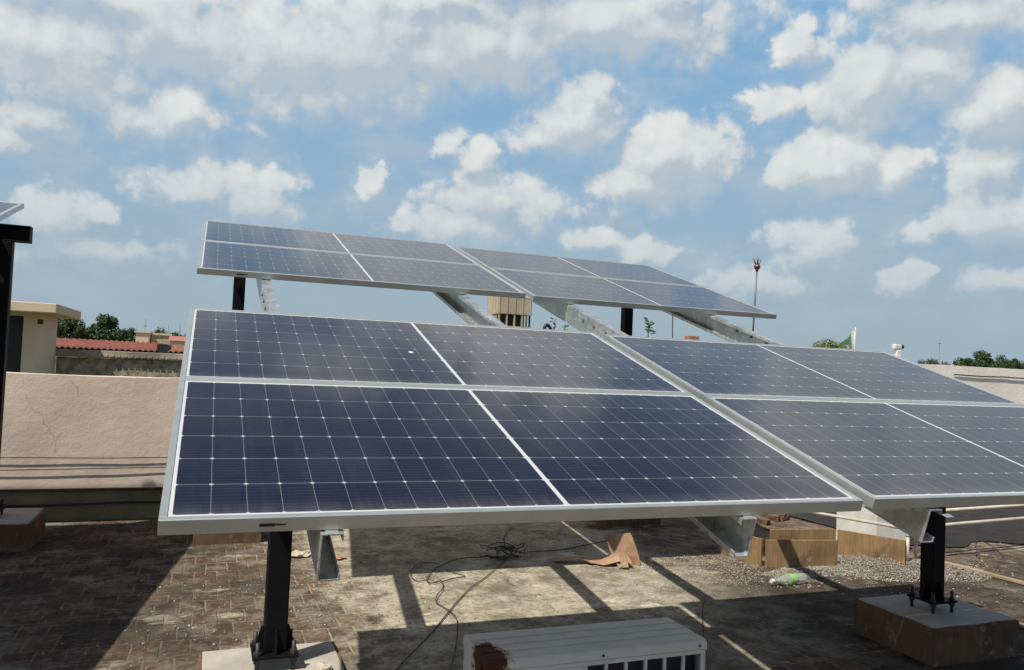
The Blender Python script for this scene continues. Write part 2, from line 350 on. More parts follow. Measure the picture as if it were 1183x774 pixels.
def floor_mat():
    m, t, b = mat('brick_terrace'); co = geoco(t)
    sp = N(t, 'ShaderNodeSeparateXYZ'); t.links.new(co, sp.inputs[0]); x, y = sp.outputs[0], sp.outputs[1]
    wob = vmt(t, 'MULTIPLY', vmt(t, 'SUBTRACT', noise(t, co, 7, 3, .6).outputs['Color'], (.5, .5, .5)), (.022, .022, 0))
    br = N(t, 'ShaderNodeTexBrick'); t.links.new(vmt(t, 'ADD', co, wob), br.inputs['Vector'])
    br.offset = .5; br.squash = 1
    for k, v in (('Color1', (.070, .047, .034, 1)), ('Color2', (.185, .110, .070, 1)), ('Mortar', (.30, .255, .19, 1)), ('Scale', 1.), ('Mortar Size', .007), ('Mortar Smooth', .35), ('Bias', -.1), ('Brick Width', .135), ('Row Height', .215)):
        br.inputs[k].default_value = v
    n1 = noise(t, co, 1.5, 9, .68); n2 = noise(t, co, 5.5, 8, .7); n3 = noise(t, co, 30, 6, .65); n4 = noise(t, co, .8, 5, .6)
    brick = mixc(t, mth(t, 'MULTIPLY', ramp(t, n2.outputs['Fac'], .42, .60), .85), br.outputs['Color'], (.25, .215, .165))        # dust over the bricks
    brick = mixc(t, mth(t, 'MULTIPLY', ramp(t, n1.outputs['Fac'], .44, .60), .78), brick, (.060, .047, .034))   # soot and algae
    conc = mixc(t, ramp(t, n2.outputs['Fac'], .34, .64), (.25, .222, .165), (.46, .415, .32))
    conc = mixc(t, mth(t, 'MULTIPLY', ramp(t, n1.outputs['Fac'], .50, .62), .7), conc, (.13, .108, .072))
    conc = mixc(t, mth(t, 'MULTIPLY', ramp(t, n3.outputs['Fac'], .57, .68), .45), conc, (.11, .095, .07))
    wp = noise(t, vmt(t, 'MULTIPLY', co, (1, 1.6, 1)), 2.1, 7, .7)
    conc = mixc(t, mth(t, 'MULTIPLY', ramp(t, wp.outputs['Fac'], .56, .66), .8), conc, (.62, .57, .46))   # spilled lime
    vc = N(t, 'ShaderNodeTexVoronoi', feature='DISTANCE_TO_EDGE'); t.links.new(vmt(t, 'ADD', co, vmt(t, 'MULTIPLY', n2.outputs['Color'], (.5, .5, 0))), vc.inputs['Vector']); vc.inputs['Scale'].default_value = .9
    conc = mixc(t, mth(t, 'MULTIPLY', mth(t, 'LESS_THAN', vc.outputs['Distance'], .006), ramp(t, n1.outputs['Fac'], .42, .55, 0, .7)), conc, (.07, .06, .045))
    n5 = noise(t, co, 85, 4, .6)
    conc = mixc(t, mth(t, 'MULTIPLY', ramp(t, n5.outputs['Fac'], .55, .68), .5), conc, (.10, .085, .06))
    ed = mth(t, 'MULTIPLY', mth(t, 'SUBTRACT', n1.outputs['Fac'], .5), 1.5)
    ed = mth(t, 'ADD', ed, mth(t, 'MULTIPLY', mth(t, 'SUBTRACT', n2.outputs['Fac'], .5), .6))
    ix = mth(t, 'ADD', x, ed)
    inside = mth(t, 'MULTIPLY', ramp(t, ix, .62, .98), ramp(t, ix, 3.25, 3.6, 1, 0))
    iy = mth(t, 'ADD', y, ed)
    inside = mth(t, 'MULTIPLY', inside, ramp(t, iy, 3.0, 3.7))
    brick = mixc(t, mth(t, 'MULTIPLY', ramp(t, wp.outputs['Fac'], .56, .64), .6), brick, (.50, .45, .36))
    c = mixc(t, inside, brick, conc)
    sx_ = mth(t, 'ADD', x, mth(t, 'MULTIPLY', ed, 1.2)); sy_ = mth(t, 'ADD', y, ed)          # dirt plus painted-in shade of the array on the right
    soot_shade = mth(t, 'MULTIPLY', ramp(t, sx_, 2.3, 3.4), ramp(t, sy_, 4.35, 5.0, 1, 0))
    soot_shade2 = mth(t, 'MULTIPLY', ramp(t, mth(t, 'ADD', x, ed), .45, -.3), .68)  # left floor: wear plus the left array's shade painted in
    soot_shade = mth(t, 'MULTIPLY', mth(t, 'MAXIMUM', soot_shade, soot_shade2), ramp(t, n2.outputs['Fac'], .30, .50, 1, .72))
    c = mixc(t, mth(t, 'MULTIPLY', soot_shade, .85), c, (.030, .026, .021))
    c = mixc(t, 1., c, ramp3(t, ramp(t, n3.outputs['Fac'], .30, .70, .70, 1.28)), 'MULTIPLY')
    c = mixc(t, mth(t, 'MULTIPLY', ramp(t, n3.outputs['Fac'], .60, .74), .4), c, (.40, .36, .28))       # grit
    t.links.new(c, b.inputs['Base Color']); b.inputs['Roughness'].default_value = .95; b.inputs['Specular IOR Level'].default_value = .2
    hb = mth(t, 'MULTIPLY', mth(t, 'SUBTRACT', 1., br.outputs['Fac']), .5)
    hb = mth(t, 'MULTIPLY', hb, mth(t, 'SUBTRACT', 1., inside))
    h = mth(t, 'ADD', mth(t, 'ADD', hb, mth(t, 'MULTIPLY', n2.outputs['Fac'], .8)), mth(t, 'MULTIPLY', n3.outputs['Fac'], .7))
    bump(t, b, h, .9, .016)
    return m
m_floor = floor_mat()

# ------------------------------------------------------------------ setting: ground, roof terrace, parapets
bm = bmesh.new(); bmesh.ops.create_grid(bm, x_segments=4, y_segments=4, size=2500)
tag(link('ground', bm, m_earth, loc=(0, 0, -4.2)), kind='structure')
bm = bmesh.new()
vs = [bm.verts.new(p) for p in ((-9, -7, 0), (17, -7, 0), (17, 7.47, 0), (-9, 7.47, 0))]; bm.faces.new(vs)
bmesh.ops.subdivide_edges(bm, edges=bm.edges[:], cuts=30, use_grid_fill=True)
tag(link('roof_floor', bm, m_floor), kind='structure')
bm = bmesh.new(); box(bm, (-9, -7, -4.2), (17, 7.9, -.004))
tag(link('building', bm, m_body), 'rendered building carrying the roof terrace under the solar arrays', 'building')

def rough_wall(name, x0, x1, y0, y1, z0, z1, m, seed, amp=.012):
    """a hand-plastered wall with slightly uneven face and top"""
    bm = bmesh.new(); nx = int((x1-x0)/.12); nz = 10
    ring = [(y0, z0)]+[(y0, z0+(z1-z0)*k/nz) for k in range(1, nz+1)]+[(y1, z1), (y1, z0)]
    rows = []
    for i in range(nx+1):
        xx = x0+(x1-x0)*i/nx; row = []
        for k, (yy, zz) in enumerate(ring):
            d = mnoise.noise(Vector((xx*1.3+seed, zz*2.1, seed)))*amp
            e = mnoise.noise(Vector((xx*2.2, seed, yy)))*amp*.9 if k in (nz, nz+1) else 0
            row.append(bm.verts.new((xx, yy+(d if k <= nz else 0), zz+e)))
        rows.append(row)
    n = len(ring)
    for a, b in zip(rows, rows[1:]):
        for k in range(n): bm.faces.new((a[k], b[k], b[(k+1) % n], a[(k+1) % n]))
    bm.faces.new(rows[0][::-1]); bm.faces.new(rows[-1])
    bmesh.ops.recalc_face_normals(bm, faces=bm.faces[:])
    return link(name, bm, m)
YP = 7.41                                              # face of the parapet
pw = empty('parapet_wall', (-4, YP, 0), 'low pinkish plastered parapet wall along the back edge of the roof', 'parapet')
def on_pw(o): o.parent = pw; o.location = (4, -YP, 0)
on_pw(rough_wall('wall_face', -9, 1.3, YP, YP+.22, .265, 1.208, m_pink, 3.1))
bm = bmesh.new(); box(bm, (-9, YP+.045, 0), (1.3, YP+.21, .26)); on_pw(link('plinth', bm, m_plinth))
bm = bmesh.new(); box(bm, (-9, YP-.010, .250), (1.3, YP+.042, .272), .004); on_pw(link('drip_edge', bm, m_rust))
pw2 = rough_wall('parapet_wall', 1.35, 17, YP, YP+.24, 0, 1.685, m_pale, 8.7)
tag(pw2, 'taller pale lime-washed parapet wall behind the right-hand panels', 'parapet')
bm = bmesh.new(); tube(bm, spline([(8.95, YP-.02, 1.568), (9.4, YP-.02, 1.560), (9.9, YP-.02, 1.566), (10.3, YP-.02, 1.560), (13.5, YP-.02, 1.555)]), .008)
tag(link('cable', bm, m_wire), 'dark cable running along the pale parapet wall at the right', 'cable')
for zz, lb, wv in ((.53, 'upper of two thin wires running along the pink parapet face', .012), (.437, 'lower of two thin wires running along the pink parapet face', .02)):
    bm = bmesh.new(); tube(bm, spline([(-4+.55*k, YP-.022, zz+random.uniform(-wv, wv)*.5) for k in range(10)]), .0042, 6)
    tag(link('wire', bm, m_wire), lb, 'wire')
bm = bmesh.new(); tube(bm, spline([(-4+.5*k, YP+.025, .14+random.uniform(-.012, .008)) for k in range(11)]), .010, 6)
tag(link('cable', bm, m_plastic), 'black cable lying along the shaded plinth below the pink parapet', 'cable')

# ------------------------------------------------------------------ solar panels
TILT = R(16.8)
VY, VZ = math.cos(TILT), math.sin(TILT)
def make_panel():
    r = empty('solar_panel', (0, 0, 0), 'x', 'solar panel', (TILT, 0, 0))
    bm = bmesh.new(); lip, wth, dep, fl = .0165, .0022, .035, .022
    # frame rails: outer wall + glass lip + inner foot, each mitred by butting
    for y0, y1, s in ((0, 1, 1), (PH, PH, -1)):
        a = (0, PH)[y0 > 0]
        ys = sorted((a, a+s*wth)); box(bm, (0, ys[0], -dep), (PW, ys[1], -.0006), .0005, seg=1)
        ys = sorted((a+s*wth, a+s*lip)); box(bm, (0, ys[0], -.003), (PW, ys[1], 0), .0006, seg=1)
        ys = sorted((a+s*wth, a+s*fl)); box(bm, (.023, ys[0], -dep), (PW-.023, ys[1], -dep+.002))
    for a, s in ((0, 1), (PW, -1)):
        xs = sorted((a, a+s*wth)); box(bm, (xs[0], wth, -dep), (xs[1], PH-wth, -.0006), .0005, seg=1)
        xs = sorted((a+s*wth, a+s*lip)); box(bm, (xs[0], lip, -.003), (xs[1], PH-lip, .0), .0006, seg=1)
        xs = sorted((a+s*wth, a+s*fl)); box(bm, (xs[0], wth, -dep), (xs[1], PH-wth, -dep+.002))
    link('frame', bm, m_alu, r)
    bm = bmesh.new(); box(bm, (.003, .003, -.0075), (PW-.003, PH-.003, -.0032)); link('cell_glass', bm, m_cells, r)
    bm = bmesh.new(); box(bm, (.004, .004, -.0095), (PW-.004, PH-.004, -.0078)); link('backsheet', bm, m_backsheet, r)
    for xx in (.40, PW/2, PW-.40):
        bm = bmesh.new(); box(bm, (xx-.03, PH/2-.045, -.024), (xx+.03, PH/2+.045, -.0098), .004); link('junction_box', bm, m_plastic, r)
    return r
proto = make_panel()
GV = .9525
TABLES = [((-.0776, 1.8267, 1.0819), 'front left'), ((1.9425, 1.8716, 1.0765), 'front right'), ((-.0757, 4.5955, 1.8984), 'back left'), ((1.9353, 4.6660, 1.8944), 'back right')]
LBL = {('front left', 0): 'large dark blue panel nearest the camera, lower one of the front left pair',
 ('front left', 1): 'dark blue panel just above the nearest panel, upper one of the front left pair',
 ('front right', 0): 'lower panel of the front right pair, running out of the picture at right',
 ('front right', 1): 'upper panel of the front right pair, mirroring grey clouds, below the white camera post',
 ('back left', 0): 'lower panel of the raised back row, at its left end',
 ('back left', 1): 'topmost left panel of the raised back row, against the clouds',
 ('back right', 0): 'lower panel at the right end of the raised back row, ending in a point',
 ('back right', 1): 'topmost right panel of the raised back row'}
first = True
def put_panel(loc, label, group):
    global first
    p = proto if first else copy_tree(proto); first = False
    p.location = loc; p['label'] = label; p['group'] = group
    return p
panels = {}
for (ox, oy, oz), nm in TABLES:
    for i in range(2):
        v = i*GV
        panels[nm, i] = put_panel((ox, oy+VY*v, oz+VZ*v), LBL[nm, i], 'solar panels on the main array')
for key in (('front left', 0), ('back left', 0)):       # small dark maker's mark on the lower rail
    bm = bmesh.new()
    box(bm, (.205, -.0012, -.022), (.238, -.0004, -.014), .0003, seg=1); box(bm, (.236, -.0012, -.020), (.262, -.0004, -.016), .0003, seg=1)
    link('maker_mark', bm, m_plastic, panels[key].children[0])
bm = bmesh.new(); bmesh.ops.create_icosphere(bm, subdivisions=3, radius=1)
for v in bm.verts:
    k_ = 1+.5*mnoise.noise(v.co*2.5); v.co = Vector((.852+v.co.x*.009*k_, .425+v.co.y*.011*k_, -.0031+max(v.co.z, -.2)*.0015))
link('bird_dropping', bm, m_backsheet, panels['front left', 1])
CX_, CY_, CZ_ = -1.263, 6.42, 2.439                      # top right corner of the left array
for i in range(4):
    v = -(i+1)*GV+.003
    put_panel((CX_-PW, CY_+VY*v, CZ_+VZ*v), 'solar panel tip at the left edge of the picture, above the black beam' if i == 0 else 'panel of the left array outside the picture whose shadow falls on the brick floor',
              'solar panels on the left array')

# ------------------------------------------------------------------ rafters: galvanised channels up the slope
def rafter(x, n0, slope, opens, label, v0=-.012, v1=5.15, D=.12, FW=.052, org=(-.0776, 1.8267, 1.0819), nb=5, group='galvanised rafters under the main array'):
    th = TILT+slope
    r = empty('rafter', (org[0]+x, org[1]-VZ*n0, org[2]+VY*n0), label, 'rafter', (th, 0, 0), group)
    bm = bmesh.new(); tk = .004; s = 1 if opens == 'right' else -1; lp = .014
    def bx(x0, x1, z0, z1):
        a, b = sorted((s*x0, s*x1)); box(bm, (a, v0, z0), (b, v1, z1), .0008, seg=1)
    bx(0, tk, -D, 0); bx(tk, FW, -tk, 0); bx(tk, FW, -D, -D+tk); bx(FW-tk, FW, -D+tk, -D+tk+lp); bx(FW-tk, FW, -tk-lp, -tk)
    link('channel', bm, m_galv, r)
    for k in range(nb):                                    # bolt heads through the web in the open bay
        bm = bmesh.new(); vv = 2.05+.16*k
        bmesh.ops.create_cone(bm, cap_ends=True, segments=6, radius1=.009, radius2=.009, depth=.007, matrix=Matrix.Translation((s*(tk+.0036) if opens == 'left' else -s*.0036, vv, -D*.35))@Matrix.Rotation(R(90), 4, 'Y'))
        link('bolt', bm, m_steel, r)
    bm = bmesh.new(); a, b = sorted((.010*s, .040*s)); box(bm, (a, -.018, .0005), (b, .004, .0035), .0006, seg=1); link('panel_clamp', bm, m_alu, r)
    return r
SL = -.0065
rafter(.340, -.040, SL, 'right', 'leftmost galvanised rafter, under the front left panels beside the tall post')
rafter(1.5435, -.040, SL, 'left', 'galvanised rafter with bright top flange, in front of the water tower')
rafter(2.262, -.060, SL-.002, 'right', 'mottled galvanised rafter showing its flat web, left of the back right post', v0=.036, D=.116)
rafter(3.426, -.060, SL-.002, 'left', 'rightmost galvanised rafter, bolted, below the pointed end of the back row', v0=.036)
for xx in (CX_-.35, CX_-1.7):
    rafter(xx+.0776, -.04, 0, 'right', 'rafter under the left array outside the picture', v0=-3.85, v1=.24, org=(-.0776, CY_, CZ_), nb=0, group='rafters under the left array')

for (ox, oy, oz), lb in ((TABLES[0][0], 'added galvanised strip narrowing the light through the seam between the front pairs of panels'), (TABLES[2][0], 'added galvanised strip narrowing the light through the seam between the back pairs of panels')):
    bm = bmesh.new(); box(bm, (1.872, .03, -.0385), (1.981, 1.89, -.0358), .0006, seg=1)  # added strip, narrows the sun streak through each seam
    tag(link('seam_light_stop', bm, m_galv, loc=(ox, oy, oz), rot=(TILT, 0, 0)), lb, 'metal strip')

# ------------------------------------------------------------------ posts, cross beams, pedestals
def make_post(h, zp=.235):
    """h = height of the column top above the plate"""
    r = empty('support_post', (0, 0, 0), 'x', 'steel post')
    bm = bmesh.new(); box(bm, (-.044, -.044, 0.012), (.044, .044, h), .006); link('column', bm, m_black, r)
    bm = bmesh.new(); box(bm, (-.088, -.088, 0), (.088, .088, .012), .002); link('base_plate', bm, m_black, r)
    for k in range(4):
        bm = bmesh.new(); rot = Matrix.Rotation(R(90)*k, 4, 'Z')
        pts = [(.044, -.004, .0125), (.080, -.004, .0125), (.078, -.004, .025), (.054, -.004, .105), (.044, -.004, .105)]
        prism(bm, [rot@Vector(p) for p in pts], rot.to_3x3()@Vector((0, .008, 0))); link('gusset', bm, m_black, r)
    for sx in (-1, 1):
        for sy in (-1, 1):
            bm = bmesh.new(); c = (sx*.069, sy*.069)
            tube(bm, [(c[0], c[1], -.07), (c[0], c[1], .062)], .0085, 8)
            ab = link('anchor_bolt', bm, m_bolt, r)
            for zz in (.0125, -.016):
                bm = bmesh.new(); bmesh.ops.create_cone(bm, cap_ends=True, segments=6, radius1=.016, radius2=.016, depth=.014, matrix=Matrix.Translation((c[0], c[1], zz+.007)))
                link('nut', bm, m_bolt, ab)
    return r
def make_pedestal(label, x0, x1, y0, y1, top=.198):
    r = empty('concrete_pedestal', ((x0+x1)/2, (y0+y1)/2, 0), label, 'pedestal', group='concrete pedestals of the arrays')
    hx, hy = (x1-x0)/2, (y1-y0)/2
    bm = bmesh.new(); box(bm, (-hx, -hy, 0), (hx, hy, top), .006)
    bmesh.ops.subdivide_edges(bm, edges=[e for e in bm.edges if e.calc_length() > .1], cuts=3, use_grid_fill=True)
    for v in bm.verts:
        if v.co.z > top*.9: v.co.z += mnoise.noise(Vector((v.co.x*9+x0, v.co.y*9, 1)))*.005
    link('concrete_core', bm, m_ped, r)
    t = .014; zt = top-.004
    for lo, hi in (((-hx-t, -hy-t, 0), (hx+t, -hy-.001, zt)), ((-hx-t, hy+.001, 0), (hx+t, hy+t, zt)), ((-hx-t, -hy-.001, 0), (-hx-.001, hy+.001, zt-.003)), ((hx+.001, -hy-.001, 0), (hx+t, hy+.001, zt-.003))):
        bm = bmesh.new(); box(bm, lo, hi, .003)
        bmesh.ops.subdivide_edges(bm, edges=[e for e in bm.edges if e.calc_length() > .1], cuts=7, use_grid_fill=True)
        for v in bm.verts:
            q = mnoise.noise(Vector((v.co.x*11+x0*3, v.co.y*11, v.co.z*7)))
            if v.co.z > zt*.9: v.co.z -= abs(q)*.012
            elif v.co.z < .01: v.co.z = 0
            if abs(v.co.x) > hx+.002: v.co.x += q*.004
            if abs(v.co.y) > hy+.002: v.co.y += q*.004
        link('shutter_board', bm, m_ply, r)
    return r
make_pedestal('pale sunlit concrete pedestal under the near left post at the bottom edge', .047, .58, 3.05, 3.55)
make_pedestal('large board-clad pedestal in the shade at the right, under the right post', 3.545, 4.13, 3.01, 3.52)
make_pedestal('board-clad pedestal whose front shows below the nearest panel, behind the tall post', -.01, .45, 6.39, 6.89)
make_pedestal('shaded board-clad pedestal behind the torn cardboard', 3.51, 4.07, 6.49, 6.97)
make_pedestal('board-clad pedestal at the left edge against the pink parapet', -1.69, -1.106, 6.40, 6.97)
def plane_z(y): return 1.0819+(y-1.8267)*VZ/VY
BT = .165                                              # panel face to beam top
def beam(x0, x1, y, zt, label):
    r = empty('cross_beam', ((x0+x1)/2, y, zt), label, 'beam', group='black cross beams under the rafters')
    h, w = .12, .09; L = (x1-x0)/2
    bm = bmesh.new()
    box(bm, (-L, -w/2, -.008), (L, w/2, 0), .001, seg=1); box(bm, (-L, -w/2, -h), (L, w/2, -h+.008), .001, seg=1); box(bm, (-L, -.004, -h+.008), (L, .004, -.008))
    link('beam_section', bm, m_black, r)
    for s in (-1, 1):
        bm = bmesh.new(); box(bm, (s*(L+.0005), -w/2, -h), (s*(L+.006), w/2, 0)); link('end_plate', bm, m_black, r)
beam(.05, 4.05, 3.30, plane_z(3.30)-BT-.012, 'black cross beam hidden under the front panels')
beam(.05, 4.0, 6.63, plane_z(6.63)-BT-.05, 'black cross beam hidden under the back row')
ZL = 2.308
beam(-4.7, -1.257, 6.66, ZL, 'black cross beam end jutting out at the left edge under the panel tip')
PZ = .25
posts = [(.315, 3.33, plane_z(3.30)-BT-.132-PZ, 'tall black post on the pale pedestal under the nearest panel'),
 (3.80, 3.25, plane_z(3.30)-BT-.132-PZ, 'black post at the right on the large shaded pedestal'),
 (.21, 6.63, plane_z(6.63)-BT-.17-PZ, 'black post under the left end of the raised back row'),
 (3.73, 6.64, plane_z(6.63)-BT-.17-PZ, 'black post under the right half of the raised back row'),
 (-1.403, 6.66, ZL-.12-PZ, 'black post cut by the left edge of the picture')]
for x, y, h, lb in posts:
    p = make_post(h); p.location = (x, y, PZ); p['label'] = lb; p['group'] = 'black support posts'
bm = bmesh.new(); tube(bm, spline([(2.972, 4.654, 1.849), (2.977, 4.659, 1.74), (2.980, 4.650, 1.55), (2.984, 4.668, 1.27)]), .0035, 6)
tag(link('hanging_wire', bm, m_wire), 'thin dark wire hanging straight down from the back row', 'wire')

# ------------------------------------------------------------------ air conditioner lying on the roof
def painted_metal():
    m, t, b = mat('faded_white_enamel'); co = objco(t)
    a = noise(t, co, 6, 7, .65); s = noise(t, vmt(t, 'MULTIPLY', co, (1.5, 9, 3)), 2, 6, .65); f = noise(t, co, 45, 4, .7)
    c = mixc(t, ramp(t, a.outputs['Fac'], .3, .7), (.56, .58, .54), (.66, .68, .64))
    c = mixc(t, mth(t, 'MULTIPLY', ramp(t, s.outputs['Fac'], .52, .75), .45), c, (.36, .35, .31))
    # rust eating the near left corner of the lid
    sp = N(t, 'ShaderNodeSeparateXYZ'); t.links.new(co, sp.inputs[0])
    dx = mth(t, 'ADD', sp.outputs[0], .395); dy = mth(t, 'ADD', sp.outputs[1], .085)
    d = mth(t, 'SQRT', mth(t, 'ADD', mth(t, 'MULTIPLY', dx, dx), mth(t, 'MULTIPLY', mth(t, 'MULTIPLY', dy, dy), .42)))
    d = mth(t, 'ADD', d, mth(t, 'MULTIPLY', mth(t, 'SUBTRACT', f.outputs['Fac'], .5), .10))
    d = mth(t, 'ADD', d, mth(t, 'MULTIPLY', mth(t, 'SUBTRACT', a.outputs['Fac'], .5), .06))
    d = mth(t, 'ADD', d, mth(t, 'MULTIPLY', mth(t, 'LESS_THAN', sp.outputs[2], .40), .3))
    rust = ramp(t, d, .062, .066, 1, 0)
    halo = ramp(t, d, .064, .082, .8, 0)
    c = mixc(t, halo, c, (.36, .16, .06)); c = mixc(t, rust, c, mixc(t, f.outputs['Fac'], (.035, .012, .008), (.10, .03, .014)))
    t.links.new(c, b.inputs['Base Color'])
    t.links.new(mth(t, 'MULTIPLY_ADD', rust, .4, .45), b.inputs['Roughness'])
    bump(t, b, mth(t, 'ADD', mth(t, 'MULTIPLY', rust, -.6), mth(t, 'MULTIPLY', f.outputs['Fac'], .15)), .4, .006)
    return m
m_enamel = painted_metal()
ac = empty('air_conditioner', (1.2975, 2.512, 0), 'old white air conditioner casing with a rusted corner standing in the foreground', 'air conditioner')
hx, hy, HT = .4135, .128, .5
bm = bmesh.new()
# lid with three shallow pressed ribs, rounded edges
prof = [(-hy, -.035)]+[(-hy, -.008), (-hy+.003, -.003), (-hy+.008, 0)]
for c in (-.062, -.004, .054):
    prof += [(c-.008, 0), (c-.004, -.0035), (c+.004, -.0035), (c+.008, 0)]
prof += [(hy-.008, 0), (hy-.003, -.003), (hy, -.008), (hy, -.035)]
rings = [[bm.verts.new((xx, y, HT+z-dz)) for y, z in prof] for xx, dz in ((-hx, .007), (-hx+.003, .002), (-hx+.008, 0), (hx-.008, 0), (hx-.003, .002), (hx, .007))]
for a, b in zip(rings, rings[1:]):
    for k in range(len(prof)-1): bm.faces.new((a[k], b[k], b[k+1], a[k+1]))
# closing skirts at both ends
for rr in (rings[0], rings[-1]):
    lo = [bm.verts.new((v.co.x, v.co.y, HT-.035)) for v in rr[1:-1]]
    lo = [rr[0]]+lo+[rr[-1]]
    for k in range(len(rr)-1):
        f = {rr[k], rr[k+1], lo[k+1], lo[k]}
        fl = []
        for v in (rr[k], rr[k+1], lo[k+1], lo[k]):
            if v not in fl: fl.append(v)
        if len(fl) > 2: bm.faces.new(fl)
bmesh.ops.remove_doubles(bm, verts=bm.verts[:], dist=1e-5)
bmesh.ops.recalc_face_normals(bm, faces=bm.faces[:])
link('lid', bm, m_enamel, ac)
bm = bmesh.new()
i = .003; box(bm, (-hx+i, hy-.006, .02), (hx-i, hy-i, HT-.036)); box(bm, (-hx+i, -hy+i, .02), (-hx+.006, hy-.0065, HT-.036)); box(bm, (hx-.006, -hy+i, .02), (hx-i, hy-.0065, HT-.036))
box(bm, (-hx+.0065, -hy+.006, .02), (hx-.0065, hy-.0065, .026))
# front panel: a grid of upright bars leaving a row of square openings below the lid
f0, f1 = -hy+i, -hy+.014
zt, zo, zb = HT-.037, HT-.053, HT-.123
ops = []; xo = .405
x = hx-.0085
opens = []
xx = .398
for k in range(6): opens.append((xx-.071, xx-.006)); xx -= .0765
edges = [hx-.0065]
bars = []
prev = hx-.0065
for a, b in opens:
    bars.append((b, prev)); prev = a
bars.append((-hx+.0065, prev))
for a, b in bars: box(bm, (a, f0, zb), (b, f1, zo), .002)
box(bm, (-hx+.0065, f0, zo+.0004), (hx-.0065, f1, zt), .0015); box(bm, (-hx+.0065, f0, .027), (hx-.0065, f1, zb-.0004), .002)
link('casing', bm, m_enamel, ac)
bm = bmesh.new(); box(bm, (-hx+.02, f1+.03, .05), (hx-.02, f1+.034, HT-.05)); link('inner_screen', bm, m_dark, ac)
for sx, zz in ((-hx+.03, HT-.022), (0, HT-.022), (hx-.03, HT-.022)):
    bm = bmesh.new(); bmesh.ops.create_cone(bm, cap_ends=True, segments=10, radius1=.005, radius2=.0035, depth=.004, matrix=Matrix.Translation((sx, -hy-.0019, zz))@Matrix.Rotation(R(90), 4, 'X')); link('screw', bm, m_rust, ac)
for sx in (-.25, .25):
    bm = bmesh.new(); box(bm, (sx-.03, -hy+.01, 0), (sx+.03, hy-.01, .0195), .003); link('foot', bm, m_rust, ac)
bm = bmesh.new(); box(bm, (-hx-.0045, -.07, .14), (-hx+.0025, -.045, .465), .002); link('rusty_side_strip', bm, m_rust, ac)

# ------------------------------------------------------------------ things lying about on the roof
def sheet(name, grid, th, m, parent=None):
    bm = bmesh.new(); V = [[bm.verts.new(p) for p in row] for row in grid]
    for a, b in zip(V, V[1:]):
        for k in range(len(a)-1): bm.faces.new((a[k], a[k+1], b[k+1], b[k]))
    bmesh.ops.recalc_face_normals(bm, faces=bm.faces[:])
    r = bmesh.ops.solidify(bm, geom=bm.faces[:], thickness=th)
    return link(name, bm, m, parent)
def jag(x, y, s=1.): return mnoise.noise(Vector((x*23, y*23, s)))
cb = empty('torn_cardboard', (2.8, 5.2, 0), 'torn brown cardboard sheet with one flap standing up', 'cardboard')
g = []
for i in range(15):
    u = i/14; row = []
    for j in range(7):
        v = j/6
        x = 2.46+.50*u+.03*v; y = 5.36-.30*u+.17*v*(.25+u)+.02*jag(u*.4, v*.3)
        w0 = .012+.05*u**2*math.sin(v*2.2)+.035*math.sin(u*5.2)**2*(1-v*.6)
        row.append((x-2.8+.012*jag(u, v, 3), y-5.2+(.02*jag(u*2, 9, 4) if j == 0 else 0), w0+.012*abs(jag(u, v, 7))))
    g.append(row)
sheet('crumpled_base', g, .004, m_card, cb)
g = []
for i in range(8):
    u = i/7; row = []
    for j in range(8):
        v = j/7; top = .15+.075*u+.03*jag(u*.6, 2.)
        x = 2.925+.145*u-.05*v*u; y = 5.31-.17*u+.085*v*v+.02*math.sin(u*4+v); row.append((x-2.8+.006*jag(u, v, 2), y-5.2, .005+top*v))
    g.append(row)
sheet('standing_flap', g, .004, m_card, cb)
g = []
for i in range(8):
    u = i/7; row = []
    for j in range(5):
        v = j/4; x = 2.86+.17*u+.02*v; y = 5.07+.08*u+.10*v; row.append((x-2.8, y-5.2+.01*jag(u*3, 1.5)*(j == 0), .006+.035*v*(1-.4*u)+.012*math.sin(u*4)))
    g.append(row)
sheet('front_flap', g, .004, m_card, cb)
g = []
for i in range(5):
    u = i/4; row = []
    for j in range(6):
        v = j/5; row.append((2.872+.05*u+.012*v-2.8, 5.06-.02*u+.05*v-5.2+.01*v, .02+.115*v*(1-.35*u)+.01*jag(u, v, 5)))
    g.append(row)
sheet('torn_tab', g, .004, m_card, cb)

def lump(bm, c, s, seed, sub=2, mi=0):
    r = bmesh.ops.create_icosphere(bm, subdivisions=sub, radius=1)
    for v in r['verts']:
        d = 1+.45*mnoise.noise(v.co*1.6+Vector((seed, seed*.7, 0)))
        v.co = Vector((c[0]+v.co.x*s[0]*d, c[1]+v.co.y*s[1]*d, c[2]+v.co.z*s[2]*d))
    for f in {f for v in r['verts'] for f in v.link_faces}: f.material_index = mi
def scrap(name, loc, s, m, label, cat, seed):
    bm = bmesh.new(); lump(bm, (0, 0, s[2]*.8), s, seed, 3)
    for v in bm.verts: v.co += Vector((mnoise.noise(v.co*40), mnoise.noise(v.co*40+Vector((5, 0, 0))), mnoise.noise(v.co*40+Vector((0, 9, 0)))))*.012; v.co.z = max(v.co.z, .002)
    tag(link(name, bm, m, loc=loc), label, cat)
m_paper = plain('dirty_paper', (.42, .37, .30), (.56, .51, .42), 14, .9, 0, .3)
scrap('crumpled_paper', (3.09, 5.27, 0), (.036, .03, .026), m_paper, 'small crumpled pale paper right beside the torn cardboard', 'paper', 2)
scrap('crumpled_paper', (.70, 5.88, 0), (.085, .05, .022), m_paper, 'flattened pale paper scrap behind the tall black post', 'paper', 5)
scrap('crumpled_paper', (.95, 5.75, 0), (.05, .04, .014), m_card, 'small buff paper scrap beside the leftmost rafter end', 'paper', 8)
scrap('crumpled_paper', (.50, 3.22, .20), (.035, .03, .014), m_paper, 'crumpled pale paper lying on the near concrete pedestal', 'paper', 11)

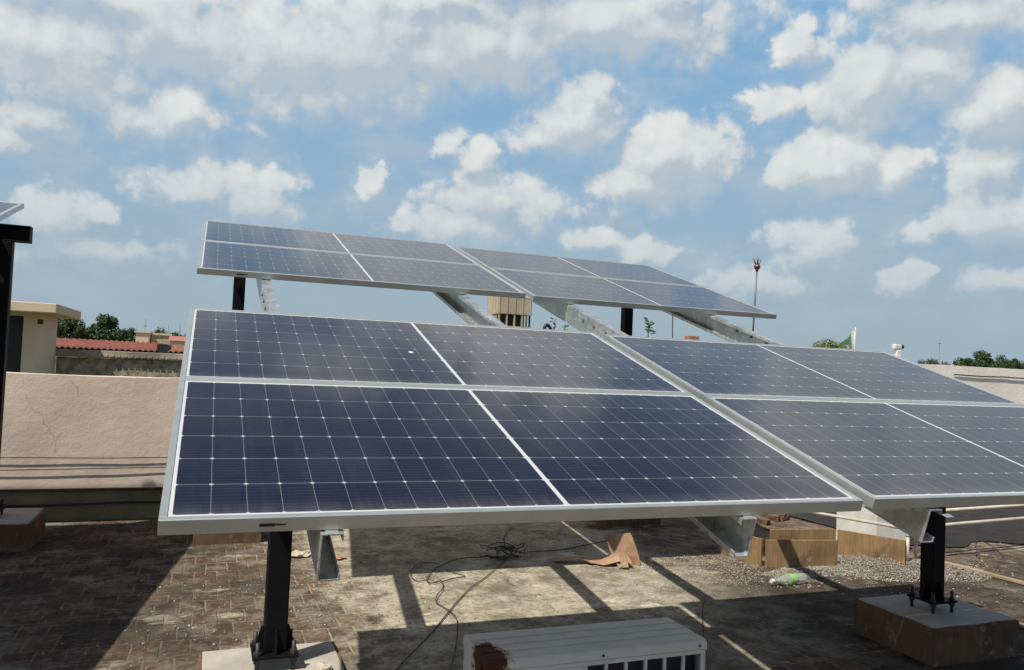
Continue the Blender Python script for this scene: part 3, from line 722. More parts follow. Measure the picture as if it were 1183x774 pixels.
# plastic bottle
bt = empty('plastic_bottle', (3.70, 4.44, .037), 'clear plastic bottle with a green label lying on its side', 'bottle', (0, R(90), R(4))); bt.scale = (1.08, 1.08, 1.42)
m_pet, t, b = mat('clear_plastic'); b.inputs['Base Color'].default_value = (.82, .88, .88, 1); b.inputs['Roughness'].default_value = .12; b.inputs['Transmission Weight'].default_value = .75; b.inputs['IOR'].default_value = 1.3
m_green = plain('bright_green_label', (.26, .48, .13), (.32, .55, .18), 30, .4, 0, 0)
m_cap = plain('cream_bottle_cap', (.72, .66, .50), (.78, .72, .56), 30, .5, 0, 0)
def lathe(bm, prof, seg=20):
    rr = [[bm.verts.new((r*math.cos(2*math.pi*k/seg), r*math.sin(2*math.pi*k/seg), z)) for k in range(seg)] for r, z in prof]
    for a, c in zip(rr, rr[1:]):
        for k in range(seg):
            f = bm.faces.new((a[k], a[(k+1) % seg], c[(k+1) % seg], c[k])); f.smooth = True
    bm.faces.new(rr[0][::-1]); bm.faces.new(rr[-1])
bm = bmesh.new(); lathe(bm, [(.011, .012), (.0115, .03), (.017, .045), (.028, .068), (.033, .085), (.0315, .1), (.033, .105), (.033, .15), (.0315, .165), (.033, .175), (.0325, .205), (.026, .213)]); bb = link('bottle_body', bm, m_pet, bt)
bm = bmesh.new(); lathe(bm, [(.0135, -.004), (.014, .0), (.014, .013), (.0125, .0145)]); link('cap', bm, m_cap, bb)
bm = bmesh.new(); lathe(bm, [(.0334, .108), (.0336, .112), (.0336, .146), (.0334, .149)], 24); link('label', bm, m_green, bb)

# loose formwork boards
def board(parent, a, b_, h, th, tilt=0., name='board'):
    a, b_ = Vector(a), Vector(b_); d = b_-a; L = d.length; n = Vector((-d.y, d.x)).normalized()
    bm = bmesh.new(); box(bm, (0, -th/2, 0), (L, th/2, h), .002)
    bmesh.ops.subdivide_edges(bm, edges=[e for e in bm.edges if e.calc_length() > .15], cuts=4, use_grid_fill=True)
    for v in bm.verts: v.co.y += .006*math.sin(v.co.x*5+a.x)+.004*mnoise.noise(Vector((v.co.x*3, v.co.z*5, a.x)))
    o = link(name, bm, m_plank, parent); o.location = (a.x-parent.location.x, a.y-parent.location.y, 0)
    o.rotation_euler = (tilt, 0, math.atan2(d.y, d.x)); return o
f1_ = empty('formwork_boards', (4.0, 4.92, 0), 'timber formwork corner nearest the camera, behind the plastic bottle', 'formwork', group='loose timber formwork at the right')
board(f1_, (4.02, 4.905), (4.60, 4.785), .205, .02); board(f1_, (4.005, 4.93), (3.93, 5.36), .205, .02)
f2_ = empty('formwork_boards', (4.93, 5.14, 0), 'timber formwork corner standing on gravel with its end beside the white pipe', 'formwork', group='loose timber formwork at the right')
board(f2_, (4.93, 5.125), (5.165, 4.665), .205, .02); board(f2_, (4.915, 5.14), (4.33, 5.235), .205, .02)
bm = bmesh.new(); box(bm, (-.022, -.9, 0), (.022, .42, .022), .003)
for v in bm.verts: v.co.x += .01*math.sin(v.co.y*3)
tag(link('timber_strip', bm, m_strip, loc=(5.60, 4.38, .004), rot=(0, 0, R(6.5))), 'long grey timber strip lying on the brick floor at the right', 'timber')
bm = bmesh.new(); box(bm, (-.02, -.5, 0), (.02, .35, .02), .003)
tag(link('timber_strip', bm, m_strip, loc=(4.62, 3.45, .004), rot=(0, 0, R(10))), 'short timber strip lying behind the right-hand pedestal', 'timber')

# white masonry stub and pipes
st = rough_wall('masonry_stub', 5.27, 5.62, 5.05, 5.5, 0, .385, m_white, 4.4, .006)
tag(st, 'small white-painted masonry block below the right-hand rafter', 'masonry block')
bm = bmesh.new(); tube(bm, [(4.16, 7.38, .29), (5.17, 4.80, .29)], .013, 10); tube(bm, spline([(5.165, 4.81, .29), (5.195, 4.735, .289), (5.212, 4.695, .27), (5.215, 4.69, .23)], 5), .0165, 10)
tube(bm, [(5.215, 4.69, .24), (5.215, 4.69, 0)], .013, 10)
tag(link('water_pipe', bm, m_pvc), 'pale pipe running back from an elbow beside the formwork end', 'pipe')
bm = bmesh.new(); tube(bm, [(5.24, 4.755, .275), (6.0, 4.825, .282), (8.6, 5.06, .29)], .014, 10); tube(bm, [(8.6, 5.06, .31), (8.6, 5.06, 0)], .014, 10)
tag(link('water_pipe', bm, m_pvc), 'lower of two pale pipes running level out of the picture at right', 'pipe')
bm = bmesh.new(); tube(bm, [(5.45, 4.82, .39), (8.6, 5.08, .395)], .013, 10); tube(bm, [(5.45, 4.82, .40), (5.45, 4.82, 0)], .013, 10); tube(bm, [(8.6, 5.085, .405), (8.6, 5.085, 0)], .013, 10)
tag(link('water_pipe', bm, m_pvc), 'upper of two pale pipes running level out of the picture at right', 'pipe')
m_dull_black = plain('dull_black', (.008, .008, .008), (.022, .021, .019), 5, .9, 0, .5, .01)
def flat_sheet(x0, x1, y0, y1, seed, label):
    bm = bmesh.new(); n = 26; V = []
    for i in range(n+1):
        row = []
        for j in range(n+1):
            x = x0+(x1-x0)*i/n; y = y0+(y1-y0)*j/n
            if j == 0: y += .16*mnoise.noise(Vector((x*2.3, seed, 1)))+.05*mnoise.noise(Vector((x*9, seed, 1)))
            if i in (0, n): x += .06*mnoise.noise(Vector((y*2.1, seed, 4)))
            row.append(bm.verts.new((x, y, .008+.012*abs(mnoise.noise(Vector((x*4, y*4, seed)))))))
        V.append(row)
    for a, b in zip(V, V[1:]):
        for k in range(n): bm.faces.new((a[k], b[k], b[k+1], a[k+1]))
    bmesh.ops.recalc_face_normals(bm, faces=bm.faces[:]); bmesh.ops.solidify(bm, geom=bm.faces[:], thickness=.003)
    return tag(link('dark_sheet', bm, m_dull_black), label, 'roofing sheet')
flat_sheet(5.72, 9.5, 5.16, 7.3, 2.2, 'plain black sheet on the floor behind the level pipes at right')  # flat near-black cover over the floor area behind the pipes

# wires on the floor
def cord(pts, r, label, z=.006, wob=.004, name='loose_wire'):
    P = [(x+random.uniform(-wob, wob), y+random.uniform(-wob, wob), z+random.uniform(0, .006)) for x, y in pts]
    bm = bmesh.new(); tube(bm, spline(P, 8), r, 6); return tag(link(name, bm, m_wire), label, 'wire')
cord([(2.26,5.66),(2.07,5.38),(1.845,5.07),(1.66,4.84),(1.484,4.58),(1.341,4.333),(1.225,4.138),(1.075,3.909),(.952,3.727),(.829,3.507),(.7,3.2)], .0038, 'long dusty wire running from the dark bundle to the bottom edge')
cord([(2.12,5.55),(1.965,5.554),(1.805,5.534),(1.64,5.418),(1.513,5.256),(1.423,5.057),(1.44,4.971),(1.506,4.998),(1.473,4.844),(1.396,4.71),(1.353,4.578),(1.366,4.473),(1.387,4.37),(1.372,4.218),(1.315,4.018),(1.228,3.783),(1.125,3.529)], .0036, 'thin looping wire left of the air conditioner', .012)
cord([(1.616,5.423),(1.562,5.483),(1.478,5.475),(1.391,5.328),(1.349,5.158),(1.368,5.049),(1.44,5.054),(1.473,4.984)], .003, 'thin wire curled into a loop across the rafter shadow', .009)
cord([(1.624,5.279),(1.657,5.181),(1.701,5.105),(1.613,5.059),(1.49,4.981)], .0035, 'short bent wire in the sun beside the wire loop', .008)
cord([(2.313,5.647),(2.424,5.654),(2.616,5.674),(2.806,5.726),(3.09,5.857),(3.45,5.988)], .0045, 'wire running behind the torn cardboard in the shade')
cord([(2.214,5.667),(2.317,5.999),(2.446,6.301),(2.609,6.558)], .004, 'thin wire running back from the dark bundle under the panels')
cord([(3.05,4.3),(2.83,4.0),(2.62,3.68),(2.36,3.27),(2.2,3.0)], .0035, 'thin black wire just right of the air conditioner')
bm = bmesh.new(); rr = random.Random(4)
for k in range(7):
    c = Vector((2.20+rr.uniform(-.10, .12), 5.62+rr.uniform(-.08, .08), .025)); a0 = rr.uniform(0, 6); ra, rb = rr.uniform(.04, .16), rr.uniform(.02, .06); dr = rr.uniform(-.4, .9)
    P = []
    for q in range(9):
        a = a0+q*.62; e = Vector((ra*math.cos(a), rb*math.sin(a), 0)); e.rotate(Matrix.Rotation(dr, 3, 'Z'))
        P.append(c+e+Vector((0, 0, .018+.02*math.sin(a*2+k)+.0018*k)))
    tube(bm, spline(P, 5), rr.uniform(.0028, .005), 5)
for k in range(5):
    c = Vector((1.98+rr.uniform(-.05, .1), 5.5+rr.uniform(-.05, .07), .012)); P = [c+Vector((q*.05, rr.uniform(-.02, .02), rr.uniform(0, .02))) for q in range(5)]
    tube(bm, spline(P, 5), .005, 5)
tag(link('wire_bundle', bm, m_wire), 'dark tangled bundle of wires on the concrete in the middle', 'wire bundle')
bm = bmesh.new(); rr = random.Random(14)
tube(bm, spline([(6.05, 4.72, .01), (6.10, 4.80, .09), (6.2, 4.84, .125), (6.30, 4.80, .08), (6.33, 4.72, .008)], 6), .0045, 6)
tag(link('loose_wire', bm, m_wire), 'stiff dark wire arched up from the floor right of the rightmost visible rafter end', 'wire')

# gravel, rubble: uncountable
def stones(name, n, spots, smin, smax, mats, label, cat, seed):
    rr = random.Random(seed); bm = bmesh.new()
    base = bmesh.new(); bmesh.ops.create_icosphere(base, subdivisions=1, radius=1); bv = [v.co.copy() for v in base.verts]; bf = [[v.index for v in f.verts] for f in base.faces]; base.free()
    verts, faces, mi = [], [], []
    for k in range(n):
        cx, cy, rx, ry, hz, wgt = rr.choices(spots, [s[5] for s in spots])[0]
        a = rr.uniform(0, 6.283); q = math.sqrt(rr.random()) if hz > 0 else rr.random()
        x, y = cx+rx*q*math.cos(a), cy+ry*q*math.sin(a)
        s = smin*(smax/smin)**(rr.random()**1.6); z = hz*(1-q*q)*rr.random()+s*.35
        rot = Matrix.Rotation(rr.uniform(0, 6.28), 3, 'Z')@Matrix.Rotation(rr.uniform(0, 6.28), 3, 'X'); sc = (s*rr.uniform(.7, 1.2), s*rr.uniform(.6, 1.1), s*rr.uniform(.45, .9)); o = len(verts)
        for v in bv:
            w = rot@Vector((v.x*sc[0], v.y*sc[1], v.z*sc[2])); j = rr.uniform(.82, 1.15); verts.append((x+w.x*j, y+w.y*j, z+w.z*j))
        m_ = rr.randrange(len(mats))
        for f in bf: faces.append([o+i_ for i_ in f]); mi.append(m_)
    me = bpy.data.meshes.new(name); me.from_pydata(verts, [], faces); me.update()
    for m in mats: me.materials.append(m)
    me.polygons.foreach_set('material_index', mi)
    o = bpy.data.objects.new(name, me); COL.objects.link(o); return tag(o, label, cat, kind='stuff')
m_s1 = plain('grey_gravel', (.26, .245, .20), (.36, .34, .29), 20, .9, 0, .2); m_s2 = plain('pale_gravel', (.40, .375, .31), (.52, .49, .42), 20, .9, 0, .2); m_s3 = plain('brown_gravel', (.17, .13, .09), (.25, .2, .14), 20, .9, 0, .2)
stones('gravel', 15000, [(5.0, 4.70, .55, .42, .05, 5), (5.35, 4.5, .4, .3, .03, 1.6), (4.35, 4.70, .5, .13, .02, 1.4), (3.5, 5.0, .45, .45, .008, .8), (4.5, 5.0, .4, .2, .05, 1.2), (4.0, 4.65, .6, .3, .0, .5)], .0035, .0075, [m_s1, m_s1, m_s2, m_s3], 'pile of grey gravel around the timber formwork', 'gravel', 21)
stones('rubble', 2600, [(1.3, 4.7, 1.0, 1.4, 0, 2), (.7, 5.1, .5, .8, 0, 1.4), (.0, 4.5, .7, 1.2, 0, 1), (3.0, 4.6, .9, .8, 0, 1.2), (5.8, 4.6, 1.3, 1.2, 0, 2), (2.4, 6.0, 1.6, .8, 0, 1.4), (4.6, 4.1, .9, .5, 0, 1), (.35, 3.75, .45, .25, 0, .5)], 0.0025, .009, [m_s1, m_s3, m_s1, m_s3, m_s2], 'grit and crumbs of mortar scattered over the roof floor', 'rubble', 33)
m_oldbrick = plain('sooty_brick', (.10, .06, .04), (.20, .12, .08), 9, .9, 0, .3)
rr = random.Random(6)
for k in range(9):
    bm = bmesh.new(); L = rr.uniform(.05, .11); box(bm, (-L, -.05, 0), (L, .05, rr.uniform(.05, .07)), .006)
    bmesh.ops.subdivide_edges(bm, edges=bm.edges[:], cuts=2, use_grid_fill=True)
    for v in bm.verts: v.co += Vector((mnoise.noise(v.co*30+Vector((k, 0, 0))), mnoise.noise(v.co*30+Vector((0, k, 3))), 0))*.012
    o = link('broken_brick', bm, m_oldbrick, loc=(5.15+rr.uniform(-.45, .4), 6.50+rr.uniform(-.3, .25), 0.0), rot=(0, rr.uniform(-.1, .1), rr.uniform(0, 3)))
    tag(o, 'broken red brick in the heap behind the timber formwork', 'brick', 'broken bricks behind the formwork')

# ------------------------------------------------------------------ on top of the tall parapet
ZT = 1.69
def leafy(name, loc, h, nl, ls, label, cat, seed, spread=.5):
    rr = random.Random(seed); r = empty(name, loc, label, cat)
    bm = bmesh.new(); P = [(0, 0, -.02)]+[(rr.uniform(-.015, .015), rr.uniform(-.015, .015), h*q) for q in (.35, .7, 1)]
    tube(bm, spline(P, 4), [.005]*13, 5); link('stem', bm, m_stem, r)
    bm = bmesh.new()
    for k in range(nl):
        z = h*(.25+.78*rr.random()); a = rr.uniform(0, 6.28); L = ls*rr.uniform(.7, 1.2); rise = rr.uniform(.1, .9)
        d = Vector((math.cos(a), math.sin(a), rise)).normalized(); s = d.cross(Vector((0, 0, 1))).normalized()*L*.27; n = s.cross(d).normalized()*L*.08
        o = Vector((0, 0, z))+d*L*.15
        pts = [o, o+d*L*.35+s+n, o+d*L*.75+s*.75+n, o+d*L+Vector((0, 0, -L*.15)), o+d*L*.75-s*.75+n, o+d*L*.35-s+n]; c = bm.verts.new(o+d*L*.5-n)
        vv = [bm.verts.new(p) for p in pts]
        for q in range(6): bm.faces.new((vv[q], vv[(q+1) % 6], c))
    link('leaves', bm, m_leaf, r); return r
def foliage(name, a, b_, c_):
    m, t, b = mat(name); co = geoco(t); oi = N(t, 'ShaderNodeNewGeometry')
    nz = noise(t, co, 1.3, 4, .6)
    c = mixc(t, oi.outputs['Random Per Island'], a, b_)
    c = mixc(t, ramp(t, nz.outputs['Fac'], .45, .7), c, c_)
    t.links.new(c, b.inputs['Base Color']); b.inputs['Roughness'].default_value = .6; b.inputs['Specular IOR Level'].default_value = .3
    return m
m_leaf = foliage('fresh_leaf', (.07, .16, .03), (.13, .24, .06), (.10, .20, .05))
m_stem = plain('green_stem', (.10, .14, .05), (.14, .17, .07), 20, .7, 0, 0)
m_bark = plain('tree_bark', (.07, .055, .04), (.12, .09, .065), 3, .9, 0, .4)
m_fol = foliage('dark_foliage', (.018, .040, .010), (.045, .080, .020), (.060, .095, .026))
m_shrub = foliage('olive_foliage', (.07, .10, .02), (.13, .16, .04), (.11, .13, .035))
leafy('sapling', (3.36, YP+.1, ZT), .25, 16, .045, 'slender green sapling beside the black bent hose', 'plant', 1)
leafy('sapling', (3.485, YP+.1, ZT), .21, 13, .042, 'shorter green sapling, right one of the two by the hose', 'plant', 2)
leafy('sapling', (4.50, YP+.1, ZT), .30, 26, .065, 'broad-leaved young plant right of the back right post', 'plant', 3)
bm = bmesh.new(); tube(bm, spline([(3.24, YP+.1, ZT-.03), (3.245, YP+.1, ZT+.12), (3.27, YP+.1, ZT+.185), (3.31, YP+.1, ZT+.165), (3.35, YP+.1, ZT+.08), (3.36, YP+.1, ZT-.02)], 6), .019, 8)
tag(link('bent_hose', bm, m_plastic), 'black hose bent over the wall beside two saplings', 'hose')
for k, (dx_, dz) in enumerate(((0, 0), (.02, .056), (-.11, .112))):
    bm = bmesh.new(); box(bm, (-.11 if k < 2 else -.02, -.052, .001), (.11, .052, .054), .004)
    tag(link('stacked_brick', bm, m_redbrick, loc=(5.12+dx_, YP+.1, ZT+dz)), ('bottom brick of the little stack on the pale parapet', 'middle brick of the little stack on the pale parapet', 'half brick on top of the little stack on the pale parapet')[k], 'brick', 'bricks stacked on the parapet')
# shrub
sh_ = empty('low_shrub', (7.02, YP+.12, ZT), 'olive green shrub low on the wall left of the flag', 'shrub')
bm = bmesh.new(); rr = random.Random(9)
for k in range(1900):
    a = rr.uniform(0, 6.28); q = math.sqrt(rr.random()); x = .33*q*math.cos(a); y = .12*q*math.sin(a); z = .26*(1-q*q*.6)*rr.random()**.6
    z *= .85+.35*mnoise.noise(Vector((x*9, y*9, 2)))
    L = rr.uniform(.018, .04); d = Vector((rr.uniform(-1, 1), rr.uniform(-1, 1), rr.uniform(-.2, 1))).normalized()*L; s = d.orthogonal().normalized()*L*.35
    p = Vector((x, y, z)); vv = [bm.verts.new(c) for c in (p, p+d*.5+s, p+d, p+d*.5-s)]; bm.faces.new(vv)
link('foliage', bm, m_shrub, sh_)
bm = bmesh.new()
for k in range(7): tube(bm, [(-.25+.08*k, 0, -.01), (-.27+.09*k, .01, .10)], .004, 5)
link('stem', bm, m_stem, sh_)
# flag: drooping green cloth with a white hoist band and crescent
fl = empty('small_flag', (7.40, YP+.1, ZT), 'small drooping green and white flag on a thin pole', 'flag'); fl.scale = (1.18, 1.18, 1.06)
m_fg = plain('flag_green', (.11, .22, .10), (.16, .28, .14), 10, .8, 0, 0); m_fw = plain('flag_white', (.72, .74, .72), (.80, .81, .79), 10, .8, 0, 0)
bm = bmesh.new(); tube(bm, [(0, 0, -.02), (.012, 0, .375)], .0035, 6); link('pole', bm, m_fw, fl)
def cloth(u, v):                                       # u along the fly, v down the hoist
    x = .005-.25*u; z = .36-.33*v*(1-.35*u)-.22*u; y = .02*math.sin(u*9+v*3)-.01
    return Vector((x+.012*(1-v), y, z))
def cloth_part(name, u0, u1, m, off=0.):
    g = [[cloth(u0+(u1-u0)*i/8, j/8)+Vector((0, off, 0)) for j in range(9)] for i in range(9)]
    o = sheet(name, g, .0015, m, fl); return o
cloth_part('white_band', 0, .24, m_fw); cloth_part('green_field', .245, 1, m_fg)
bm = bmesh.new(); outer, inner = [], []
for k in range(15):
    a = R(50+260*k/14); outer.append((.62+.20*math.cos(a), .52+.26*math.sin(a))); inner.append((.66+.15*math.cos(a), .47+.20*math.sin(a)))
VO = [bm.verts.new(cloth(*p)+Vector((0, -.004, 0))) for p in outer]; VI = [bm.verts.new(cloth(*p)+Vector((0, -.004, 0))) for p in inner]
for k in range(14): bm.faces.new((VO[k], VO[k+1], VI[k+1], VI[k]))
bmesh.ops.solidify(bm, geom=bm.faces[:], thickness=.001); link('crescent', bm, m_fw, fl)
# security camera on a short white post
cc = empty('security_camera', (8.13, YP+.12, ZT), 'white security camera on a short white post on the parapet', 'camera')
bm = bmesh.new(); box(bm, (-.035, -.03, -.01), (.035, .03, .15), .006); link('post', bm, m_white, cc)
bm = bmesh.new(); box(bm, (-.075, -.03, .165), (.045, .03, .225), .012); box(bm, (-.02, -.02, .148), (.02, .02, .167), .003); cbd = link('camera_body', bm, m_white, cc)
bm = bmesh.new(); tube(bm, [(.043, 0, .196), (.07, 0, .196), (.082, 0, .196)], [.032, .032, .027], 14); link('lens_hood', bm, m_plastic, cbd)
# lightning rod with a copper ball and spikes
lr = empty('lightning_rod', (5.875, YP+.1, ZT), 'thin lightning rod topped by a copper ball with spikes', 'lightning rod', (0, R(2.3), 0))
bm = bmesh.new(); tube(bm, [(0, 0, -.02), (0, 0, .5), (0, 0, .99)], [.011, .010, .009], 8); link('rod', bm, m_steel, lr)
bm = bmesh.new(); bmesh.ops.create_uvsphere(bm, u_segments=20, v_segments=14, radius=.036, matrix=Matrix.Translation((0, 0, 1.02)))
for f in bm.faces: f.smooth = True
tube(bm, [(0, 0, .965), (0, 0, .985), (0, 0, 1.0)], [.012, .018, .02], 10); ball = link('ball', bm, m_copper, lr)
for a, sp_ in ((0, 0), (R(5), .6), (R(125), .6), (R(180), .62), (R(245), .55)):
    d = Vector((math.cos(a)*sp_, math.sin(a)*sp_, 1)).normalized(); p = Vector((0, 0, 1.02))
    bm = bmesh.new(); tube(bm, [p+d*.03, p+d*.07, p+d*(.135 if sp_ == 0 else .115)], [.007, .0055, .002], 6); link('spike', bm, m_copper, ball)

# ------------------------------------------------------------------ beyond the roof
nb = empty('roof_hut', (-4.5, 18.7, -4.2), 'cream stair hut with a flat overhanging roof slab and a dark doorway', 'hut')
o_ = (4.5, -18.7, 4.2)
bm = bmesh.new()
box(bm, (-7.5, 17.6, -4.2), (-4.4, 19.8, 2.06)); box(bm, (-4.398, 17.6, 2.0), (-3.342, 19.8, 2.058)); box(bm, (-3.34, 17.6, -4.2), (-3.11, 19.8, 2.06)); box(bm, (-4.398, 19.6, -4.2), (-3.342, 19.798, 1.998))
link('wall', bm, m_hut, nb, loc=o_)
bm = bmesh.new(); box(bm, (-7.9, 17.0, 2.062), (-2.70, 20.1, 2.245), .015); link('roof_slab', bm, m_slab, nb, loc=o_)
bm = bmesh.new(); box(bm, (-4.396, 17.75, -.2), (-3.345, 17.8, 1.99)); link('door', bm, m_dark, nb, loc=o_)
bm = bmesh.new(); box(bm, (-3.109, 17.62, 1.86), (-3.03, 17.74, 1.95), .01); link('spout', bm, m_rust, nb, loc=o_)

ow = empty('old_wall', (-.8, 19.9, -4.2), 'dirty old wall with a pale coping, below the red tiled roof', 'wall')
o = rough_wall('wall_face', -3.10, 2.2, 19.9, 20.2, -4.2, 1.213, m_old, 5.5, .04); o.parent = ow; o.location = (.8, -19.9, 4.2)
bm = bmesh.new()
box(bm, (-3.12, 19.82, 1.222), (2.2, 20.25, 1.385), .012)
for k in range(40): box(bm, (-3.08+.13*k, 19.79, 1.25), (-2.99+.13*k, 19.818, 1.30), .004)
link('coping', bm, m_cope, ow, loc=(.8, -19.9, 4.2))
m_tile = plain('red_roof_tile', (.33, .13, .10), (.45, .20, .16), 6, .8, 0, .2)
def tiled(x0, x1, y0, y1, z0, z1, label, wave, m, seed):
    bm = bmesh.new(); nx = int((x1-x0)/wave*6); rows = 9
    for r_ in range(rows):
        A = []
        for e in (0, 1):
            t_ = (r_+e)/rows; row = []
            for i in range(nx+1):
                x = x0+(x1-x0)*i/nx; ph = (x-x0)/wave; w = abs(math.sin(ph*math.pi))
                row.append(bm.verts.new((x, y0+(y1-y0)*t_, z0+(z1-z0)*t_+.045*w+(.03 if e == 0 else 0)+.008*mnoise.noise(Vector((int(ph)*1.7, r_, seed))))))
            A.append(row)
        B = [bm.verts.new(v.co-Vector((0, 0, .035))) for v in A[0]]
        for i in range(nx): bm.faces.new((A[0][i], A[0][i+1], A[1][i+1], A[1][i])); bm.faces.new((B[i], B[i+1], A[0][i+1], A[0][i]))
    bmesh.ops.recalc_face_normals(bm, faces=bm.faces[:])
    r = empty('tiled_roof', ((x0+x1)/2, y0, z0), label, 'roof')
    link('tiles', bm, m, r, loc=(-(x0+x1)/2, -y0, -z0))
    bm = bmesh.new(); box(bm, (x0, y0+.05, -4.2), (x1, y1, z0-.01)); prism(bm, [(x0, y0+.06, z0-.008), (x0, y1, z1-.05), (x0, y1, z0-.008)], (x1-x0, 0, 0)); link('wall', bm, m_old, r, loc=(-(x0+x1)/2, -y0, -z0))
    return r
tiled(-4.3, -1.14, 20.6, 23.4, 1.40, 1.61, 'long red tiled roof beyond the pink parapet', .125, m_tile, 1)
tiled(-.88, 1.6, 20.6, 23.0, 1.40, 1.57, 'short orange tiled roof right of the dark gap', .12, plain('orange_roof_tile', (.40, .19, .13), (.50, .26, .18), 6, .8, 0, .2), 2)
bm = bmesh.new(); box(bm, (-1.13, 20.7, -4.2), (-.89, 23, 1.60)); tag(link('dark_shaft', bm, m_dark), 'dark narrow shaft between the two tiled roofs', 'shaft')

def house(x0, x1, y, zt, m, label, roof=None):
    h = empty('far_house', ((x0+x1)/2, y, -4.2), label, 'house'); L = (x1-x0)/2
    bm = bmesh.new(); box(bm, (-L, 0, 0), (L, 4, zt+4.2)); hwl = link('wall', bm, m, h)
    bm = bmesh.new()
    if roof: prism(bm, [(-L-.1, -.2, zt+4.205), (L+.1, -.2, zt+4.205), (L+.1, 2, zt+4.2+roof), (-L-.1, 2, zt+4.2+roof)], (0, .15, .0)); prism(bm, [(-L-.1, 2.16, zt+4.2+roof), (L+.1, 2.16, zt+4.2+roof), (L+.1, 4.2, zt+4.205), (-L-.1, 4.2, zt+4.205)], (0, .15, 0))
    else: box(bm, (-L-.1, -.1, zt+4.203), (L+.1, 4.1, zt+4.33))
    link('roof', bm, m_tile if roof else m_slab, h)
    for sx in (-.5, .5):
        bm = bmesh.new(); box(bm, (sx*L-.25, -.02, zt+4.2-1.9), (sx*L+.25, -.004, zt+4.2-.9)); link('window', bm, m_dark, hwl)
house(-4.65, -3.85, 60, 2.62, m_hut, 'tiny cream house front far off between the trees')
house(-3.78, -2.55, 62, 2.55, m_cope, 'tiny grey-green house far off, middle of the three')
house(-2.4, -1.3, 58, 2.15, m_hut, 'tiny far house with a pinkish pitched roof', .35)
for x, zt, lb in ((-4.79, 3.95, 'thin mast above the far cream house'), (-3.06, 3.6, 'faint thin mast above the far grey-green house'), (-2.2, 3.7, 'lattice-like mast above the far pitched roof')):
    bm = bmesh.new(); tube(bm, [(x, 70, -4.2), (x, 70, zt)], [.05, .025], 6); box(bm, (x-.12, 69.98, zt-.6), (x+.12, 70.02, zt-.57)); tag(link('mast', bm, m_steel), lb, 'mast')
for x, zt, lb in ((84.6, 6.9, 'thin mast just left of the large tree at far right'), (91.8, 6.4, 'pale mast between the trees at far right')):
    bm = bmesh.new(); tube(bm, [(x, 72, -4.2), (x, 72, zt)], [.07, .03], 6); box(bm, (x-.3, 71.98, zt-.5), (x+.3, 72.02, zt-.45)); tag(link('mast', bm, m_steel), lb, 'mast')
ft = empty('distant_tower_block', (-122, 900, -4.2), 'faint grey tower block on the horizon between two trees', 'tower block')
m_haze = plain('hazed_concrete', (.30, .36, .42), (.34, .40, .46), .1, .9, 0, 0)  # blue-grey of distance haze painted into the concrete colour
bm = bmesh.new(); box(bm, (-4.5, 0, 0), (4.5, 9, 29.5)); link('wall', bm, m_haze, ft)
bm = bmesh.new(); box(bm, (-2.5, 1, 29.51), (2.5, 7, 33)); link('lift_house', bm, m_haze, ft)

# elevated concrete tank
wt = empty('water_tower', (34.9, 92, -4.2), 'square concrete water tower with open columns below, seen between the panels', 'water tower')
hw = 2.2; zo = 4.2
bm = bmesh.new(); box(bm, (-hw+.06, -hw+.06, 7.75+zo), (hw-.06, hw-.06, 11.2+zo)); link('tank', bm, m_tower, wt)
bm = bmesh.new()
for k in range(5):
    u = -hw+.17+(2*hw-.34)*k/4
    for (x, y) in {(u, -hw+.03), (u, hw-.03), (-hw+.03, u), (hw-.03, u)}: box(bm, (x-.05, y-.05, 7.72+zo), (x+.05, y+.05, 11.25+zo))
bm2 = bm; link('pilasters', bm2, m_tower, wt)
for k in range(5):
    u = -hw+.2+(2*hw-.4)*k/4
    for (x, y) in sorted({(round(u, 3), -hw+.2), (round(u, 3), hw-.2), (-hw+.2, round(u, 3)), (hw-.2, round(u, 3))}):
        bm = bmesh.new(); box(bm, (x-.085, y-.085, 0), (x+.085, y+.085, 7.70+zo)); link('column', bm, m_tower, wt)
for z in (6.0, 2.5, -1):
    bm = bmesh.new(); box(bm, (-hw-.05, -hw-.05, z+zo), (hw+.05, hw+.05, z+.28+zo)); link('floor_slab', bm, m_tower, wt)
bm = bmesh.new(); box(bm, (-1.2, -1.2, 0), (1.2, 1.2, 5.98+zo)); box(bm, (-1.3, -1.0, 6.285+zo), (1.4, 1.4, 7.7+zo)); link('dark_core', bm, m_dark, wt)  # near-black blocks filling the space between the columns

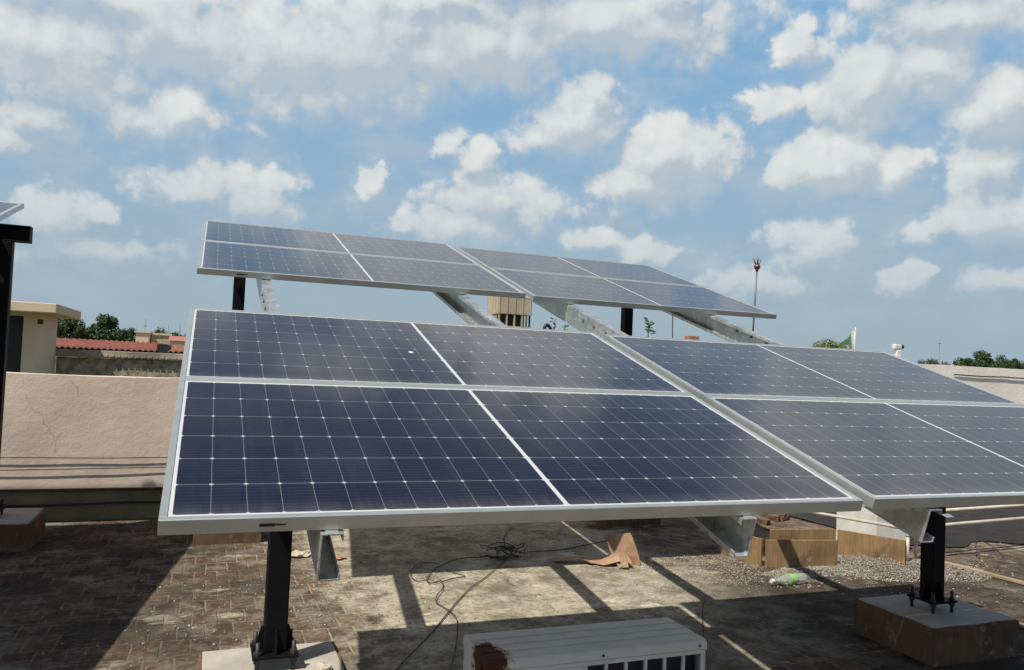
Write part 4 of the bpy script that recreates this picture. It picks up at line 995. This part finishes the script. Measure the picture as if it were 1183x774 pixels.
# ------------------------------------------------------------------ trees
def tree(x, y, base, top, rad, label, seed, n=2600, flat=1., group=None):
    rr = random.Random(seed); r = empty('tree', (x, y, base), label, 'tree', group=group); H = top-base
    bm = bmesh.new(); th = H*.45
    tube(bm, spline([(0, 0, 0), (rad*.06, 0, th*.5), (0, rad*.05, th)], 4), [rad*.11*(1-.5*q/8) for q in range(9)], 8)
    limbs = []
    for k in range(7):
        a = k*.9+rr.uniform(-.3, .3); e = Vector((math.cos(a)*rad*.62, math.sin(a)*rad*.62, H*rr.uniform(.62, .86))); limbs.append(e)
        tube(bm, spline([(0, 0, th*.9), (e.x*.45, e.y*.45, (th+e.z)/2+.1*H*.3), e], 4), [rad*.045*(1-.75*q/8) for q in range(9)], 5)
    link('trunk', bm, m_bark, r)
    cz = H-rad*.85*flat; clumps = []
    for k in range(34):
        d = Vector((rr.gauss(0, 1), rr.gauss(0, 1), rr.gauss(0, .8))).normalized()*rr.uniform(.45, .95)
        clumps.append((Vector((d.x*rad, d.y*rad, cz+d.z*rad*.85*flat)), rad*rr.uniform(.16, .34)))
    V, F = [], []
    for k in range(int(n*2.3)):
        c, s = rr.choice(clumps); d = Vector((rr.gauss(0, 1), rr.gauss(0, 1), rr.gauss(0, .8))).normalized()*s*rr.uniform(.5, 1.1); p = c+d
        L = rad*rr.uniform(.035, .075); n_ = (d.normalized()+Vector((rr.uniform(-.8, .8), rr.uniform(-.8, .8), rr.uniform(-.3, .9)))).normalized(); a = n_.orthogonal().normalized(); b = n_.cross(a); q = rr.uniform(0, 6.28)
        a, b = a*math.cos(q)+b*math.sin(q), b*math.cos(q)-a*math.sin(q); o = len(V)
        V += [tuple(p-a*L), tuple(p+b*L*.55+n_*L*.2), tuple(p+a*L), tuple(p-b*L*.55+n_*L*.2)]; F.append((o, o+1, o+2, o+3))
    me = bpy.data.meshes.new('crown'); me.from_pydata(V, [], F); me.update(); me.materials.append(m_fol)
    o = bpy.data.objects.new('crown', me); COL.objects.link(o); o.parent = r
    return r
G1, G2 = 'trees beyond the tiled roofs', 'trees beyond the pale parapet'
B = -4.2
tree(-10.3, 70, B, 4.0, 1.75, 'dark tree close behind the cream hut', 1, group=G1)
tree(-8.9, 72, B, 3.1, 1.2, 'low tree between the hut tree and the round tree', 2, 1800, group=G1)
tree(-7.3, 70, B, 3.95, 2.15, 'largest round tree above the red tiled roof', 3, 3400, group=G1)
tree(-6.1, 71, B, 3.1, 1.1, 'small tree at the right foot of the largest round tree', 4, 1600, group=G1)
tree(-3.9, 75, B, 3.35, 1.15, 'low rounded tree behind the far cream house', 5, 1800, group=G1)
tree(-2.9, 78, B, 3.3, 1.0, 'low tree behind the far grey-green house', 6, 1500, group=G1)
tree(-1.75, 76, B, 3.0, .75, 'small dark tree next to the left edge of the front panels', 7, 1200, group=G1)
tree(80.5, 70, B, 4.5, 1.5, 'lowest tree left of the big one at far right', 8, 1600, group=G2)
tree(83.3, 71, B, 4.5, 1.5, 'low tree immediately left of the big one at far right', 9, 1600, group=G2)
tree(88.1, 70, B, 5.55, 2.6, 'big rounded tree above the pale parapet', 10, 3600, group=G2)
tree(91.0, 70, B, 4.7, 1.5, 'smaller tree at the right foot of the big rounded tree', 11, 1600, group=G2)
tree(94.0, 71, B, 4.9, 1.5, 'upright dark tree second from the right edge', 12, 1800, group=G2)
tree(97.3, 72, B, 5.6, 2.0, 'dark tree cut by the right edge of the picture', 13, 2400, group=G2)
